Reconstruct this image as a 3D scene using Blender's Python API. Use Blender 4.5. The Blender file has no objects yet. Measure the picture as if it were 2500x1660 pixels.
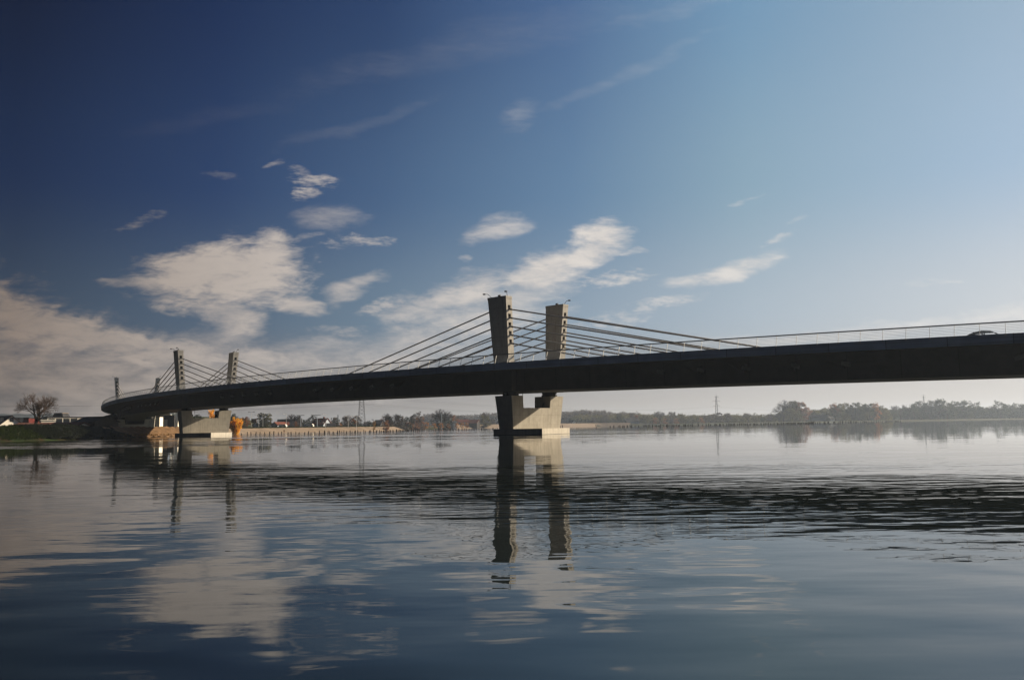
import bpy, bmesh, math, random
from mathutils import Vector, Matrix
R = math.radians
rnd = random.Random(7)
scene = bpy.context.scene
C = scene.collection

# ------------------------------------------------------------------ camera
F, PITCH, ROLL, CAMH = 2211.6, 5.44, -0.915, 1.083          # focal length in 2500-px-wide pixels
cp, sp_ = math.cos(R(PITCH)), math.sin(R(PITCH))
fw = Vector((0, cp, sp_)); up0 = Vector((0, -sp_, cp)); rt0 = Vector((1, 0, 0))
cr, sr = math.cos(R(ROLL)), math.sin(R(ROLL))
rt = cr * rt0 + sr * up0; up = -sr * rt0 + cr * up0
cam_d = bpy.data.cameras.new('camera'); cam = bpy.data.objects.new('camera', cam_d); C.objects.link(cam)
cam_d.sensor_width = 36; cam_d.lens = 36 * F / 2500; cam_d.clip_start = 0.05; cam_d.clip_end = 20000
M = Matrix.Identity(4)
for i in range(3):
    M[i][0], M[i][1], M[i][2] = rt[i], up[i], -fw[i]
M[2][3] = CAMH
cam.matrix_world = M
scene.camera = cam

def ray(px, py):
    return fw + rt * ((px - 1250) / F) - up * ((py - 830) / F)
def at(px, py, Y):
    "the point seen at that place of the photograph, Y metres ahead"
    d = ray(px, py); k = Y / d.y
    return Vector((d.x * k, Y, CAMH + d.z * k))
def hor(px): return 1040.6 - 0.016 * (px - 1250)

# ------------------------------------------------------------------ sun, sky, exposure
scene.view_settings.view_transform = 'Standard'; scene.view_settings.look = 'None'
scene.view_settings.exposure = 0.95; scene.view_settings.gamma = 1
scene.cycles.use_denoising = True
scene.cycles.max_bounces = 6; scene.cycles.volume_bounces = 0; scene.cycles.transparent_max_bounces = 8
EXPO = 2 ** 0.95
SUN_AZ, SUN_EL = 64.5, 23.0         # degrees clockwise from the view axis
sd = Vector((math.sin(R(SUN_AZ)) * math.cos(R(SUN_EL)), math.cos(R(SUN_AZ)) * math.cos(R(SUN_EL)), math.sin(R(SUN_EL))))
sl = bpy.data.lights.new('sun', 'SUN'); sl.energy = 5.0; sl.angle = R(0.5); sl.color = (1.0, 0.83, 0.60)
so = bpy.data.objects.new('sun', sl); C.objects.link(so)
so.rotation_euler = sd.to_track_quat('Z', 'Y').to_euler(); so.location = (60, 20, 60)

world = bpy.data.worlds.new('World'); scene.world = world; world.use_nodes = True
nt = world.node_tree; nt.nodes.clear(); N = nt.nodes; L = nt.links

class G:
    "a small helper to write node graphs"
    def __init__(s, tree): s.t = tree
    def n(s, typ, **kw):
        x = s.t.nodes.new(typ)
        for k, v in kw.items(): setattr(x, k, v)
        return x
    def put(s, sock, v):
        if isinstance(v, bpy.types.NodeSocket): s.t.links.new(v, sock)
        elif v is not None: sock.default_value = v
    def m(s, op, a, b=None, c=None, clamp=False):
        x = s.n('ShaderNodeMath', operation=op, use_clamp=clamp)
        s.put(x.inputs[0], a)
        if b is not None: s.put(x.inputs[1], b)
        if c is not None: s.put(x.inputs[2], c)
        return x.outputs[0]
    def v(s, op, a, b=None, scale=None):
        x = s.n('ShaderNodeVectorMath', operation=op)
        s.put(x.inputs[0], a)
        if b is not None: s.put(x.inputs[1], b)
        if scale is not None: s.put(x.inputs['Scale'], scale)
        return x.outputs['Value'] if op in ('DOT_PRODUCT', 'LENGTH') else x.outputs[0]
    def xyz(s, a):
        x = s.n('ShaderNodeSeparateXYZ'); s.put(x.inputs[0], a); return x.outputs
    def comb(s, a, b, c):
        x = s.n('ShaderNodeCombineXYZ')
        for i, q in enumerate((a, b, c)): s.put(x.inputs[i], q)
        return x.outputs[0]
    def noise(s, vec, scale=1, detail=4, rough=0.55, dist=0, dims='3D'):
        x = s.n('ShaderNodeTexNoise', noise_dimensions=dims)
        s.put(x.inputs['Vector'], vec); x.inputs['Scale'].default_value = scale
        x.inputs['Detail'].default_value = detail; x.inputs['Roughness'].default_value = rough
        x.inputs['Distortion'].default_value = dist
        return x.outputs[0]
    def rng(s, val, a, b, c=0., d=1., smooth=False):
        x = s.n('ShaderNodeMapRange', clamp=True)
        if smooth: x.interpolation_type = 'SMOOTHSTEP'
        s.put(x.inputs[0], val)
        for i, q in enumerate((a, b, c, d)): s.put(x.inputs[i + 1], q)
        return x.outputs[0]
    def ramp(s, fac, stops):
        x = s.n('ShaderNodeValToRGB'); s.put(x.inputs[0], fac)
        e = x.color_ramp.elements
        while len(e) < len(stops): e.new(0.5)
        for q, (p, c) in zip(e, stops):
            q.position = p; q.color = (c[0], c[1], c[2], 1)
        return x.outputs[0]
    def mix(s, fac, a, b, mode='MIX'):
        x = s.n('ShaderNodeMix', data_type='RGBA', blend_type=mode)
        s.put(x.inputs[0], fac)
        for i, q in ((6, a), (7, b)):
            s.put(x.inputs[i], (q[0], q[1], q[2], 1) if isinstance(q, tuple) else q)
        return x.outputs[2]

def lin(c): return tuple(((q / 255) / 12.92 if q / 255 < .04045 else ((q / 255 + .055) / 1.055) ** 2.4) for q in c)

g = G(nt)
tc = g.n('ShaderNodeTexCoord'); D = tc.outputs['Generated']
dx, dy, dz = g.xyz(D)
# angle round the horizon between a direction and the sun, 0..1
hv = g.v('NORMALIZE', g.comb(dx, dy, 0.0))
ca = g.v('DOT_PRODUCT', hv, (math.sin(R(SUN_AZ)), math.cos(R(SUN_AZ)), 0))
t = g.m('DIVIDE', g.m('ARCCOSINE', ca), math.pi)
el = g.m('DIVIDE', g.m('ARCSINE', g.m('MAXIMUM', dz, 0.0)), math.pi / 2)     # 0..1
def pos(az): return abs(SUN_AZ - az) / 180
def stops(lst): return sorted([(pos(a), lin(c)) for a, c in lst])
AZ = (45, 29, 15, 4, -8, -18, -29, -45, -80)
lowc = stops(zip(AZ, [(236,228,218), (213,206,199), (195,188,182), (174,167,161), (151,144,139), (114,106,102), (76,70,67), (50,48,50), (30,31,34)]))
c6   = stops(zip(AZ, [(228,228,228), (204,210,216), (174,188,200), (142,161,178), (108,130,150), (78,98,120), (50,66,86), (44,54,70), (22,28,38)]))
c13  = stops(zip(AZ, [(196,211,228), (167,191,214), (142,171,190), (102,134,166), (70,98,134), (40,64,104), (20,40,74), (16,30,56), (14,20,36)]))
c26  = stops(zip(AZ, [(176,192,212), (150,176,198), (116,154,186), (77,107,149), (41,65,105), (24,44,82), (11,22,48), (9,18,40), (9,15,30)]))
czen = stops(zip(AZ, [(120,150,190), (100,130,172), (74,104,148), (46,72,108), (28,46,82), (24,42,78), (16,28,56), (11,20,42), (8,13,26)]))
r0, r6, r13, r26, rz = [g.ramp(t, s) for s in (lowc, c6, c13, c26, czen)]
sky = g.mix(g.rng(el, 0.5/90, 7/90, smooth=True), r0, r6)
sky = g.mix(g.rng(el, 6/90, 15/90, smooth=True), sky, r13)
sky = g.mix(g.rng(el, 13/90, 27/90, smooth=True), sky, r26)
sky = g.mix(g.rng(el, 26/90, 65/90, smooth=True), sky, rz)
# clouds, fixed in the world
dys = g.m('MAXIMUM', dy, 0.05)
U = g.m('DIVIDE', dx, dys); V = g.m('DIVIDE', dz, dys)
uv = g.comb(U, V, 0.0)
w1 = g.noise(g.v('MULTIPLY', uv, (1, 2.2, 1)), 9, 3, .5)
w2 = g.noise(g.v('MULTIPLY', g.v('ADD', uv, (3.3, 1.7, 0)), (1, 2.2, 1)), 9, 3, .5)
wu = g.m('MULTIPLY', g.m('SUBTRACT', w1, .5), .085); wv = g.m('MULTIPLY', g.m('SUBTRACT', w2, .5), .04)
uvw = g.v('ADD', uv, g.comb(wu, wv, 0.0))
sk = g.v('ADD', uv, g.comb(g.m('MULTIPLY', V, -1.2), g.m('MULTIPLY', U, 0.12), 0.0))
n1 = g.noise(g.v('MULTIPLY', sk, (1, 3.0, 1)), 20, 6, .62, .4)
n2 = g.noise(g.v('MULTIPLY', sk, (1, 3.4, 1)), 70, 4, .6)
nn = g.m('ADD', g.m('MULTIPLY', g.m('SUBTRACT', n1, .5), 2.3), g.m('MULTIPLY', g.m('SUBTRACT', n2, .5), 1.0))
one = g.m('ADD', nn, 1.0)
one2 = g.m('MULTIPLY_ADD', g.m('SUBTRACT', n2, .5), 3.6, g.m('MULTIPLY_ADD', g.m('SUBTRACT', n1, .5), 1.2, one))
CL = [ # px, py, rx, ry, tilt, strength, softness
 (545,672,180,74,2,1.1,.4),(600,660,110,60,0,1.1,.4),(655,628,62,48,0,1,.5),(365,690,75,20,-6,.9,.6),(722,748,62,20,-6,.9,.6),(553,770,95,34,-20,.9,.7),(580,815,60,26,-25,.6,.9),(590,592,85,10,4,.45,1),
 (755,447,48,17,4,.85,.9),(733,474,30,17,0,.9,.8),(735,427,20,10,-20,.6,1),(684,404,22,7,8,.45,1),(800,533,75,30,6,.55,1.2),(878,585,60,14,4,.75,.9),(351,533,50,11,14,.45,1),(868,705,82,24,22,.8,.9),(1215,557,75,26,14,.75,1),(1145,631,16,9,0,.4,1),(530,430,50,9,-4,.22,1),(745,590,60,5,22,.3,1),
 (1470,583,72,33,10,1,.6),(1425,620,120,32,24,1,.6),(1330,665,130,36,22,1,.6),(1505,680,95,16,4,.9,.8),(1520,612,60,10,6,.6,1),(1110,722,150,38,16,.9,.8),(985,741,90,12,12,.75,1),(1180,775,170,50,12,.9,.9),(1060,820,190,38,14,.8,1),(839,816,50,15,8,.5,1),(780,806,32,9,0,.4,1),(1270,720,120,40,15,.8,.9),
 (943,866,230,36,3,.75,1),(-60,860,330,150,-14,.95,.8),(50,775,170,58,-22,1,.4),(230,835,180,42,-17,1,.4),(430,858,190,30,-2,.95,.5),(640,872,120,28,-8,.9,.5),(170,930,330,125,-12,.9,.8),(460,915,300,80,-6,.9,.9),(740,905,330,66,-4,.85,1),(560,850,130,34,-14,.75,1),
 (1770,660,112,22,13,.9,.8),(1894,592,52,8,14,.6,1),(1829,491,36,6,16,.45,1),(1614,752,95,14,12,.7,1),(1500,776,120,16,8,.55,1),(2030,812,340,16,4,.6,1),(2460,770,170,26,4,.6,1),(2290,682,70,6,4,.3,1),(1970,545,30,6,20,.2,1),
 (1276,283,44,34,30,.32,1.6),(1510,190,260,14,24,.13,1.5),(1120,120,420,46,12,.10,1.8),(880,305,190,16,18,.11,1.5),(1650,20,220,16,14,.12,1.5),(520,290,200,22,10,.05,1.5)]
acc = None
for px, py, rx, ry, tilt, s_, soft in CL:
    d = ray(px, py); mp = g.n('ShaderNodeMapping', vector_type='TEXTURE')
    g.put(mp.inputs['Vector'], uvw)
    mp.inputs['Location'].default_value = (d.x / d.y, d.z / d.y, 0)
    mp.inputs['Rotation'].default_value = (0, 0, R(tilt))
    mp.inputs['Scale'].default_value = (rx / F * 1.18, ry / F * 1.22, 1)
    r2 = g.v('DOT_PRODUCT', mp.outputs[0], mp.outputs[0])
    small = ry < 20 and rx < 125
    e = g.m('SUBTRACT', one2 if small else one, r2)
    if small: s_ *= .88; soft = max(soft, 1.0) + .25
    a = g.rng(e, -0.45, 1.3 * soft + .40, 0.0, s_, smooth=True)
    # no cloud where the ellipse is far away
    acc = a if acc is None else g.m('MAXIMUM', acc, a)
acc = g.m('MULTIPLY', acc, g.rng(dy, 0.05, 0.25))
dens = g.m('MULTIPLY', acc, g.rng(n1, .3, .62, .86, 1.0))
cc = g.ramp(t, stops(zip(AZ, [(246,243,240), (241,236,231), (234,228,222), (227,220,213), (212,203,195), (190,179,170), (142,127,116), (74,68,66), (36,34,34)])))
cc = g.mix(g.rng(n1, .34, .66, .10, 0.), cc, (0.02, 0.03, 0.05))
sky = g.mix(dens, sky, cc)
# the sky texture carries part of the light
st = g.n('ShaderNodeTexSky', sky_type='NISHITA', sun_disc=False)
st.sun_elevation = R(SUN_EL); st.sun_rotation = R(SUN_AZ); st.air_density = 1.0; st.dust_density = 1.2; st.ozone_density = 1.5
skys = g.v('SCALE', sky, scale=10 / EXPO * 0.93)
nis = g.v('SCALE', st.outputs[0], scale=0.006)
tot = g.v('ADD', skys, nis)
bg = g.n('ShaderNodeBackground'); L.new(tot, bg.inputs[0]); bg.inputs[1].default_value = 0.1
wo = g.n('ShaderNodeOutputWorld'); L.new(bg.outputs[0], wo.inputs[0])
world.cycles.sampling_method = 'MANUAL'; world.cycles.sample_map_resolution = 512

# ------------------------------------------------------------------ materials
MATS = {}
def mat(name, base, rough=.8, metal=0., var=.25, scale=2., stretch=(1, 1, 1), bump=0., spec=.12, extra=None, island=0.):
    m = bpy.data.materials.new(name); m.use_nodes = True; MATS[name] = m
    q = G(m.node_tree); b = m.node_tree.nodes['Principled BSDF']
    tcn = q.n('ShaderNodeTexCoord'); vec = q.v('MULTIPLY', tcn.outputs['Object'], stretch)
    nz = q.noise(vec, scale, 6, .6)
    dark = tuple(x * (1 - var) for x in base); lite = tuple(min(1, x * (1 + var)) for x in base)
    col = q.mix(q.rng(nz, .3, .7), dark, lite)
    if island:
        ge = q.n('ShaderNodeNewGeometry')
        k = q.rng(ge.outputs['Random Per Island'], 0, 1, 1 - island, 1 + island)
        col = q.v('SCALE', col, scale=k)
    if extra: col = extra(q, col, tcn)
    q.put(b.inputs['Base Color'], col)
    b.inputs['Roughness'].default_value = rough; b.inputs['Metallic'].default_value = metal
    b.inputs['Specular IOR Level'].default_value = spec
    if bump:
        bn = q.n('ShaderNodeBump'); bn.inputs['Distance'].default_value = bump; q.put(bn.inputs['Height'], nz)
        q.put(b.inputs['Normal'], bn.outputs[0])
    return m
def streaks(q, col, tcn):
    "rain streaks and patches down the concrete"
    v = q.noise(q.v('MULTIPLY', tcn.outputs['Object'], (3.0, 3.0, .18)), 1.0, 4, .65)
    col = q.mix(q.rng(v, .5, .72, 0, .38), col, (.11, .105, .095))
    zz_ = q.xyz(tcn.outputs['Object'])[2]
    ln_ = q.m('LESS_THAN', q.m('FRACT', q.m('DIVIDE', zz_, 1.24)), .022)
    col = q.mix(q.m('MULTIPLY', ln_, .45), col, (.12, .11, .10))
    brd = q.noise(q.v('MULTIPLY', tcn.outputs['Object'], (9, 9, .25)), 1.0, 2, .5)
    col = q.mix(q.rng(brd, .45, .62, 0, .14), col, (.16, .15, .135))
    p = q.noise(tcn.outputs['Object'], .55, 4, .6)
    return q.mix(q.rng(p, .52, .7, 0, .25), col, (.20, .185, .15))
def sweep_joints(q, col, tcn):
    "segment joints across and board marks along the girder, from its own UV"
    u, v, _ = q.xyz(tcn.outputs['UV'])
    f = q.m('FRACT', q.m('DIVIDE', u, 5.0))
    j = q.m('LESS_THAN', q.m('ABSOLUTE', q.m('SUBTRACT', f, .5)), .006)
    col = q.mix(q.m('MULTIPLY', j, .6), col, (.03, .03, .03))
    seg = q.noise(q.comb(q.m('FLOOR', q.m('ADD', q.m('DIVIDE', u, 5.0), .5)), 0.0, 0.0), 1.7, 0)
    col = q.mix(q.rng(seg, .35, .65, 0, .30), col, (.12, .12, .125))
    b = q.noise(q.comb(q.m('MULTIPLY', u, .15), q.m('MULTIPLY', v, 6), 0.0), 1.0, 3)
    return q.mix(q.rng(b, .45, .65, 0, .35), col, (.10, .098, .09))
concrete = mat('concrete', (.40, .375, .33), .9, var=.10, scale=1.4, bump=.004, extra=streaks)
pylon_c = mat('pylon_concrete', (.38, .365, .34), .9, var=.10, scale=2.2, bump=.004, extra=streaks)
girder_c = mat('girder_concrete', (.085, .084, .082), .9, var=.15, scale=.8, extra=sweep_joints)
beam_c = mat('edge_beam_concrete', (.40, .51, .68), .75, var=.12, scale=.5, extra=sweep_joints)  # blue of the skylight is put into the concrete's own colour
dark_steel = mat('dark_steel', (.05, .05, .052), .5, .6, var=.2)
rubber = mat('bearing_rubber', (.02, .02, .02), .8)
steel = mat('galvanised_steel', (.55, .55, .54), .4, .5, var=.1)
rail_m = mat('rail_steel', (.16, .16, .165), .5, .5, var=.1)
cable_m = mat('cable_sheath', (.42, .40, .38), .6, 0, var=.06)
asphalt = mat('asphalt', (.05, .05, .052), .9, var=.2, scale=6)
grass_m = mat('grass', (.017, .029, .007), .95, var=.6, scale=.35, bump=.05,
    extra=lambda q, c, tcn: q.mix(q.rng(q.noise(q.v('MULTIPLY', tcn.outputs['Object'], (.06, .5, 1)), 1., 4, .6), .45, .6), c, (.034, .024, .010)))
sand_m = mat('stone_slabs', (.20, .155, .115), .95, var=.22, scale=.35, bump=.03)
earth_m = mat('brown_earth', (.14, .085, .046), .95, var=.55, scale=.9, bump=.2)
bank_shade_m = mat('undergrowth_painted_shade', (.0045, .006, .003), .95, var=.5, scale=.8, bump=.1)  # dark vegetation with the bank's shade painted into its colour
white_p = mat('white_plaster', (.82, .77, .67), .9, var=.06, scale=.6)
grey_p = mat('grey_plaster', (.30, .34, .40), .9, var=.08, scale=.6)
shade_p = mat('painted_shade_wall', (.035, .032, .032), .9, var=.3, scale=1.)  # near-black walls: the facades' shade is put into the colour
red_r = mat('red_roof_tiles', (.13, .042, .028), .85, var=.25, scale=1.2)
brown_r = mat('brown_roof_sheet', (.13, .055, .04), .85, var=.25, scale=.4, stretch=(1, 1, 4))
red_w = mat('dark_red_cladding', (.11, .022, .018), .85, var=.25, scale=.6)
dark_r = mat('dark_roof', (.028, .028, .032), .8, var=.3, scale=.7)
glass_m = mat('window_glass', (.015, .018, .022), .12, var=.1, spec=.6)
bark = mat('bark', (.075, .05, .038), .95, var=.3, scale=6)
twig = mat('twig', (.06, .043, .036), .95, var=.2, scale=6)
pole_t = mat('weathered_timber', (.035, .03, .026), .95, var=.4, scale=3)
lamp_h = mat('lamp_housing', (.035, .035, .038), .5, .3)
lamp_w = mat('white_lamp_head', (.75, .74, .70), .4)
sign_m = mat('sign_panel', (.16, .085, .045), .8, var=.1)
paint = mat('car_paint', (.012, .013, .03), .25, .3, var=.05, spec=.6)
LEAF = {k: mat('leaves_' + k, c, .8, var=.3, scale=3., island=.45) for k, c in dict(
    green=(.05, .06, .028), olive=(.09, .085, .035), dark=(.028, .034, .022), orange=(.30, .14, .04), brown=(.17, .075, .035),
    yellow=(.85, .42, .04), straw=(.25, .155, .06), rust=(.20, .095, .045), grey=(.085, .075, .07), grass=(.035, .05, .012)).items()}

for m_ in LEAF.values():      # thin leaves let some light through
    nt_ = m_.node_tree; b_ = nt_.nodes['Principled BSDF']; tl = nt_.nodes.new('ShaderNodeBsdfTranslucent'); mx = nt_.nodes.new('ShaderNodeMixShader')
    nt_.links.new(b_.inputs['Base Color'].links[0].from_socket, tl.inputs[0]); mx.inputs[0].default_value = .45
    nt_.links.new(b_.outputs[0], mx.inputs[1]); nt_.links.new(tl.outputs[0], mx.inputs[2]); nt_.links.new(mx.outputs[0], nt_.nodes['Material Output'].inputs[0])
# water: slopes of real ripples, taken from a height field fixed in the world
wm = bpy.data.materials.new('water'); wm.use_nodes = True
q = G(wm.node_tree); pb = wm.node_tree.nodes['Principled BSDF']
geo = q.n('ShaderNodeNewGeometry'); P = geo.outputs['Position']
px_, py_, pz_ = q.xyz(P)
def height(off):
    p = q.v('ADD', P, off)
    p2 = q.v('MULTIPLY', p, (.8, 1.15, 0))
    warp = q.noise(p2, .35, 1, .5)
    a = q.noise(q.v('ADD', p2, q.comb(warp, warp, 0.0)), .85, 1, .5)
    b = q.noise(q.v('MULTIPLY', p, (1.2, 2.9, 0)), 1.0, 2, .5)
    f = q.noise(q.v('MULTIPLY', p, (4.0, 6.5, 0)), 1.0, 1, .5)
    c = q.noise(p2, .16, 1, .5)
    s = q.m('MULTIPLY_ADD', b, HB, q.m('MULTIPLY', a, HA))
    return q.m('MULTIPLY_ADD', f, HF, q.m('MULTIPLY_ADD', c, HC, s))
patch = q.noise(q.v('MULTIPLY', P, (.05, .12, 0)), 1.0, 2, .5)
near_ = q.rng(py_, 6.0, 12.0, 0., 1., True); far_ = q.rng(py_, 18.0, 42.0, 1.0, .0, True)
band = q.m('MULTIPLY', near_, far_)
fade = q.rng(py_, 18.0, 50.0, 1.0, .16, True)
HA = q.m('MULTIPLY', q.m('MULTIPLY_ADD', q.rng(py_, 5.5, 10.5, 1., 0., True), .019, .0058), fade)
HB = q.m('MULTIPLY', q.m('MULTIPLY_ADD', band, .0027, .0030), q.m('MULTIPLY', fade, q.rng(patch, .35, .65, .6, 1.3)))
HC = q.m('MULTIPLY', .03, fade)
HF = q.m('MULTIPLY', .0008, q.m('MULTIPLY', q.m('MULTIPLY', q.rng(py_, 4.5, 7.0, .55, 1., True), q.rng(py_, 9.5, 13., 1., 0.15, True)), q.rng(q.noise(q.v('MULTIPLY', P, (.35, .5, 0)), 1.0, 1, .5), .42, .6, .1, 1.)))
# a wind-ruffled strip by the left bank
ruf = q.m('MULTIPLY', q.m('MULTIPLY', q.rng(py_, 55., 75., 0., 1., True), q.rng(py_, 420., 520., 1., 0., True)), q.rng(px_, -30., 30., 1., .06, True))
ruf = q.m('MULTIPLY', ruf, q.rng(q.noise(q.v('MULTIPLY', P, (.012, .05, 0)), 1., 3, .5), .42, .6, 0.1, 1.))
E_ = .03
h0 = height((0, 0, 0)); hx = height((E_, 0, 0)); hy = height((0, E_, 0))
sx = q.m('DIVIDE', q.m('SUBTRACT', h0, hx), E_); sy = q.m('DIVIDE', q.m('SUBTRACT', h0, hy), E_)
fine = q.m('MULTIPLY', q.m('SUBTRACT', q.noise(q.v('MULTIPLY', P, (.6, 1.6, 0)), 1.2, 3, .6), .5), q.m('MULTIPLY_ADD', ruf, .26, .011))
sy = q.m('ADD', sy, fine)
sy = q.m('SUBTRACT', sy, q.m('MULTIPLY', ruf, .02))
nrm = q.v('NORMALIZE', q.comb(sx, sy, 1.0))
q.put(pb.inputs['Normal'], nrm)
pb.inputs['Base Color'].default_value = (.006, .010, .009, 1); pb.inputs['Roughness'].default_value = .015
pb.inputs['IOR'].default_value = 1.33; pb.inputs['Specular IOR Level'].default_value = .5

# ------------------------------------------------------------------ mesh helpers
class MB:
    def __init__(s): s.v = []; s.f = []
    def poly(s, pts, faces):
        b = len(s.v); s.v += [tuple(p) for p in pts]; s.f += [tuple(b + i for i in f) for f in faces]; return s
    def hexa(s, p):   # 8 points: bottom ring 0-3, top ring 4-7
        return s.poly(p, [(3, 2, 1, 0), (4, 5, 6, 7), (0, 1, 5, 4), (1, 2, 6, 5), (2, 3, 7, 6), (3, 0, 4, 7)])
    def box(s, x0, x1, y0, y1, z0, z1, T=None):
        p = [(x0, y0, z0), (x1, y0, z0), (x1, y1, z0), (x0, y1, z0), (x0, y0, z1), (x1, y0, z1), (x1, y1, z1), (x0, y1, z1)]
        if T: p = [T(*a) for a in p]
        return s.hexa(p)
    def tube(s, a, b, r0, r1=None, n=6, cap=True):
        a = Vector(a); b = Vector(b); r1 = r0 if r1 is None else r1
        z = (b - a).normalized(); x = z.orthogonal().normalized(); y = z.cross(x)
        k = len(s.v)
        for c, r in ((a, r0), (b, r1)):
            for i in range(n):
                w = 2 * math.pi * i / n; s.v.append(tuple(c + (x * math.cos(w) + y * math.sin(w)) * r))
        for i in range(n): s.f.append((k + i, k + (i + 1) % n, k + n + (i + 1) % n, k + n + i))
        if cap:
            s.f.append(tuple(k + i for i in reversed(range(n)))); s.f.append(tuple(k + n + i for i in range(n)))
        return s
    def prism(s, ring, z0, z1):
        n = len(ring)
        pts = [(x, y, z0) for x, y in ring] + [(x, y, z1) for x, y in ring]
        return s.poly(pts, [tuple(reversed(range(n))), tuple(range(n, 2 * n))] + [(i, (i + 1) % n, n + (i + 1) % n, n + i) for i in range(n)])
    def sphere(s, c, r, sc=(1, 1, 1), nu=10, nv=6):
        k = len(s.v); c = Vector(c)
        for j in range(nv + 1):
            ph = math.pi * j / nv
            for i in range(nu):
                th = 2 * math.pi * i / nu
                s.v.append((c.x + r * sc[0] * math.sin(ph) * math.cos(th), c.y + r * sc[1] * math.sin(ph) * math.sin(th), c.z + r * sc[2] * math.cos(ph)))
        for j in range(nv):
            for i in range(nu):
                s.f.append((k + j * nu + i, k + (j + 1) * nu + i, k + (j + 1) * nu + (i + 1) % nu, k + j * nu + (i + 1) % nu))
        return s
    def mesh(s, name, m, smooth=False):
        me = bpy.data.meshes.new(name); me.from_pydata(s.v, [], s.f)
        if m: me.materials.append(m)
        if smooth:
            for p in me.polygons: p.use_smooth = True
        me.update(); return me
    def build(s, name, m, parent=None, smooth=False, world=True):
        o = bpy.data.objects.new(name, s.mesh(name, m, smooth)); C.objects.link(o)
        if parent: o.parent = parent
        return o
def tag(o, label, cat, group=None, kind=None):
    if label: o['label'] = label
    if cat: o['category'] = cat
    if group: o['group'] = group
    if kind: o['kind'] = kind
    return o
def thing(name, label, cat, loc=(0, 0, 0), rz=0, group=None):
    o = bpy.data.objects.new(name, None); C.objects.link(o); o.location = loc; o.rotation_euler = (0, 0, rz)
    o.empty_display_size = .2
    return tag(o, label, cat, group)
def add(name, me, parent=None, loc=None, scale=None):
    o = bpy.data.objects.new(name, me); C.objects.link(o)
    if parent: o.parent = parent
    if loc: o.location = loc
    if scale: o.scale = scale
    return o
def struct(name, mb, m): return tag(mb.build(name, m), None, None, None, 'structure')

# ------------------------------------------------------------------ the setting: water and ground
w = MB(); S = 9000
struct('water', w.poly([(-S, -S, 0), (S, -S, 0), (S, S, 0), (-S, S, 0)], [(0, 1, 2, 3)]), wm)
struct('riverbed', MB().poly([(-S, -S, -3), (S, -S, -3), (S, S, -3), (-S, S, -3)], [(0, 1, 2, 3)]), earth_m)

SHORE = [(-700, 95), (-200, 118), (-78, 138), (-74.5, 150), (-72.5, 160), (-80, 178), (-79, 200), (-78, 225), (-86, 262), (-98, 333), (-83, 370), (-64, 406), (-57, 480),
         (-88, 560), (-78, 640), (-30, 760), (0, 800), (90, 960), (140, 940), (300, 980), (480, 1030), (720, 1200), (1200, 1450), (3000, 1700)]
TOPZ = [1.8, 1.8, 1.8, 1.8, 1.85, 1.9, 1.9, 1.9, 2.0, 2.1, 2.1, 2.1, 2.1, 1.2, 1.2, 2.7, 2.9, 3.0, 1.2, 1.2, 1.2, 1.0, 1.0, 1.0]
def shore_dist(x, y):
    best = 1e9; bz = 1.5; sgn = 1
    for i in range(len(SHORE) - 1):
        ax, ay = SHORE[i]; bx, by = SHORE[i + 1]
        vx, vy = bx - ax, by - ay; L2 = vx * vx + vy * vy
        k = max(0, min(1, ((x - ax) * vx + (y - ay) * vy) / L2))
        ex, ey = x - ax - k * vx, y - ay - k * vy; d2 = ex * ex + ey * ey
        if d2 < best - 1e-9:
            best = d2; sgn = 1 if vx * ey - vy * ex > 0 else -1; bz = TOPZ[i] + (TOPZ[i + 1] - TOPZ[i]) * k
    return math.sqrt(best) * sgn, bz
# signed side by crossing test along +y (land is beyond the shore)
def inland(x, y):
    c = 0
    for i in range(len(SHORE) - 1):
        ax, ay = SHORE[i]; bx, by = SHORE[i + 1]
        if (ax > x) != (bx > x):
            yy = ay + (by - ay) * (x - ax) / (bx - ax)
            if yy < y: c += 1
    return c % 2 == 1

RB, TH0, X2, Y2 = 462.926, R(138.895), 2.384, 119.542
TT = Vector((math.cos(TH0), math.sin(TH0))); NN = Vector((TT.y, -TT.x))
CC = Vector((X2, Y2)) + NN * RB
def zd(s): u = s / 100; return 8.819 + .778 * u - .36 * u * u
def frame(s):
    a = s / RB
    rad = -NN * math.cos(a) + TT * math.sin(a); tan = TT * math.cos(a) + NN * math.sin(a)
    return rad, tan
def BP(s, o, z):
    rad, tan = frame(s); p = CC + rad * (RB + o); return Vector((p.x, p.y, z))
def bridge_so(x, y):
    v = Vector((x, y)) - CC; r = v.length
    a = math.atan2(v.dot(TT), v.dot(-NN)); return a * RB, r - RB

def ground_z(x, y):
    d, tz = shore_dist(x, y); d = abs(d) if inland(x, y) else -abs(d)
    wd = 5.5 if y < 560 else 9.
    k = max(-1, min(1, d / wd)); z = tz * k if k > 0 else 1.6 * k
    if k > 0: z = tz * (1 - (1 - k) ** 1.3)
    if y > 296 and x < 150 and y < 985 and d < 12: z -= .75 * max(0, min(1, (12 - d) / 5))
    if 165 < y < 246 and x < -60 and d < 8: z -= .5 * max(0, min(1, (8 - d) / 3))
    if d > 3:
        s, o = bridge_so(x, y)
        if 238 < s < 420 and abs(o) < 40 and (o > 9 or s > 262):        # road embankment behind the abutment
            top = zd(min(s, 265)) - .6
            side = max(0, min(1, (26 - abs(o)) / 15)); run = max(0, min(1, (s - 243) / 14)) if o > 9 else max(0, min(1, (s - 262) / 3))
            z = z + (top - z) * min(side, run)
    return z
def axis_vals(a0, a1, lo, hi, st, grow):
    v = []; x = lo
    while x <= hi: v.append(x); x += st
    s = st; x = lo
    while x > a0: s *= grow; x -= s; v.insert(0, x)
    s = st; x = v[-1]
    while x < a1: s *= grow; x += s; v.append(x)
    return v
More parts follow.
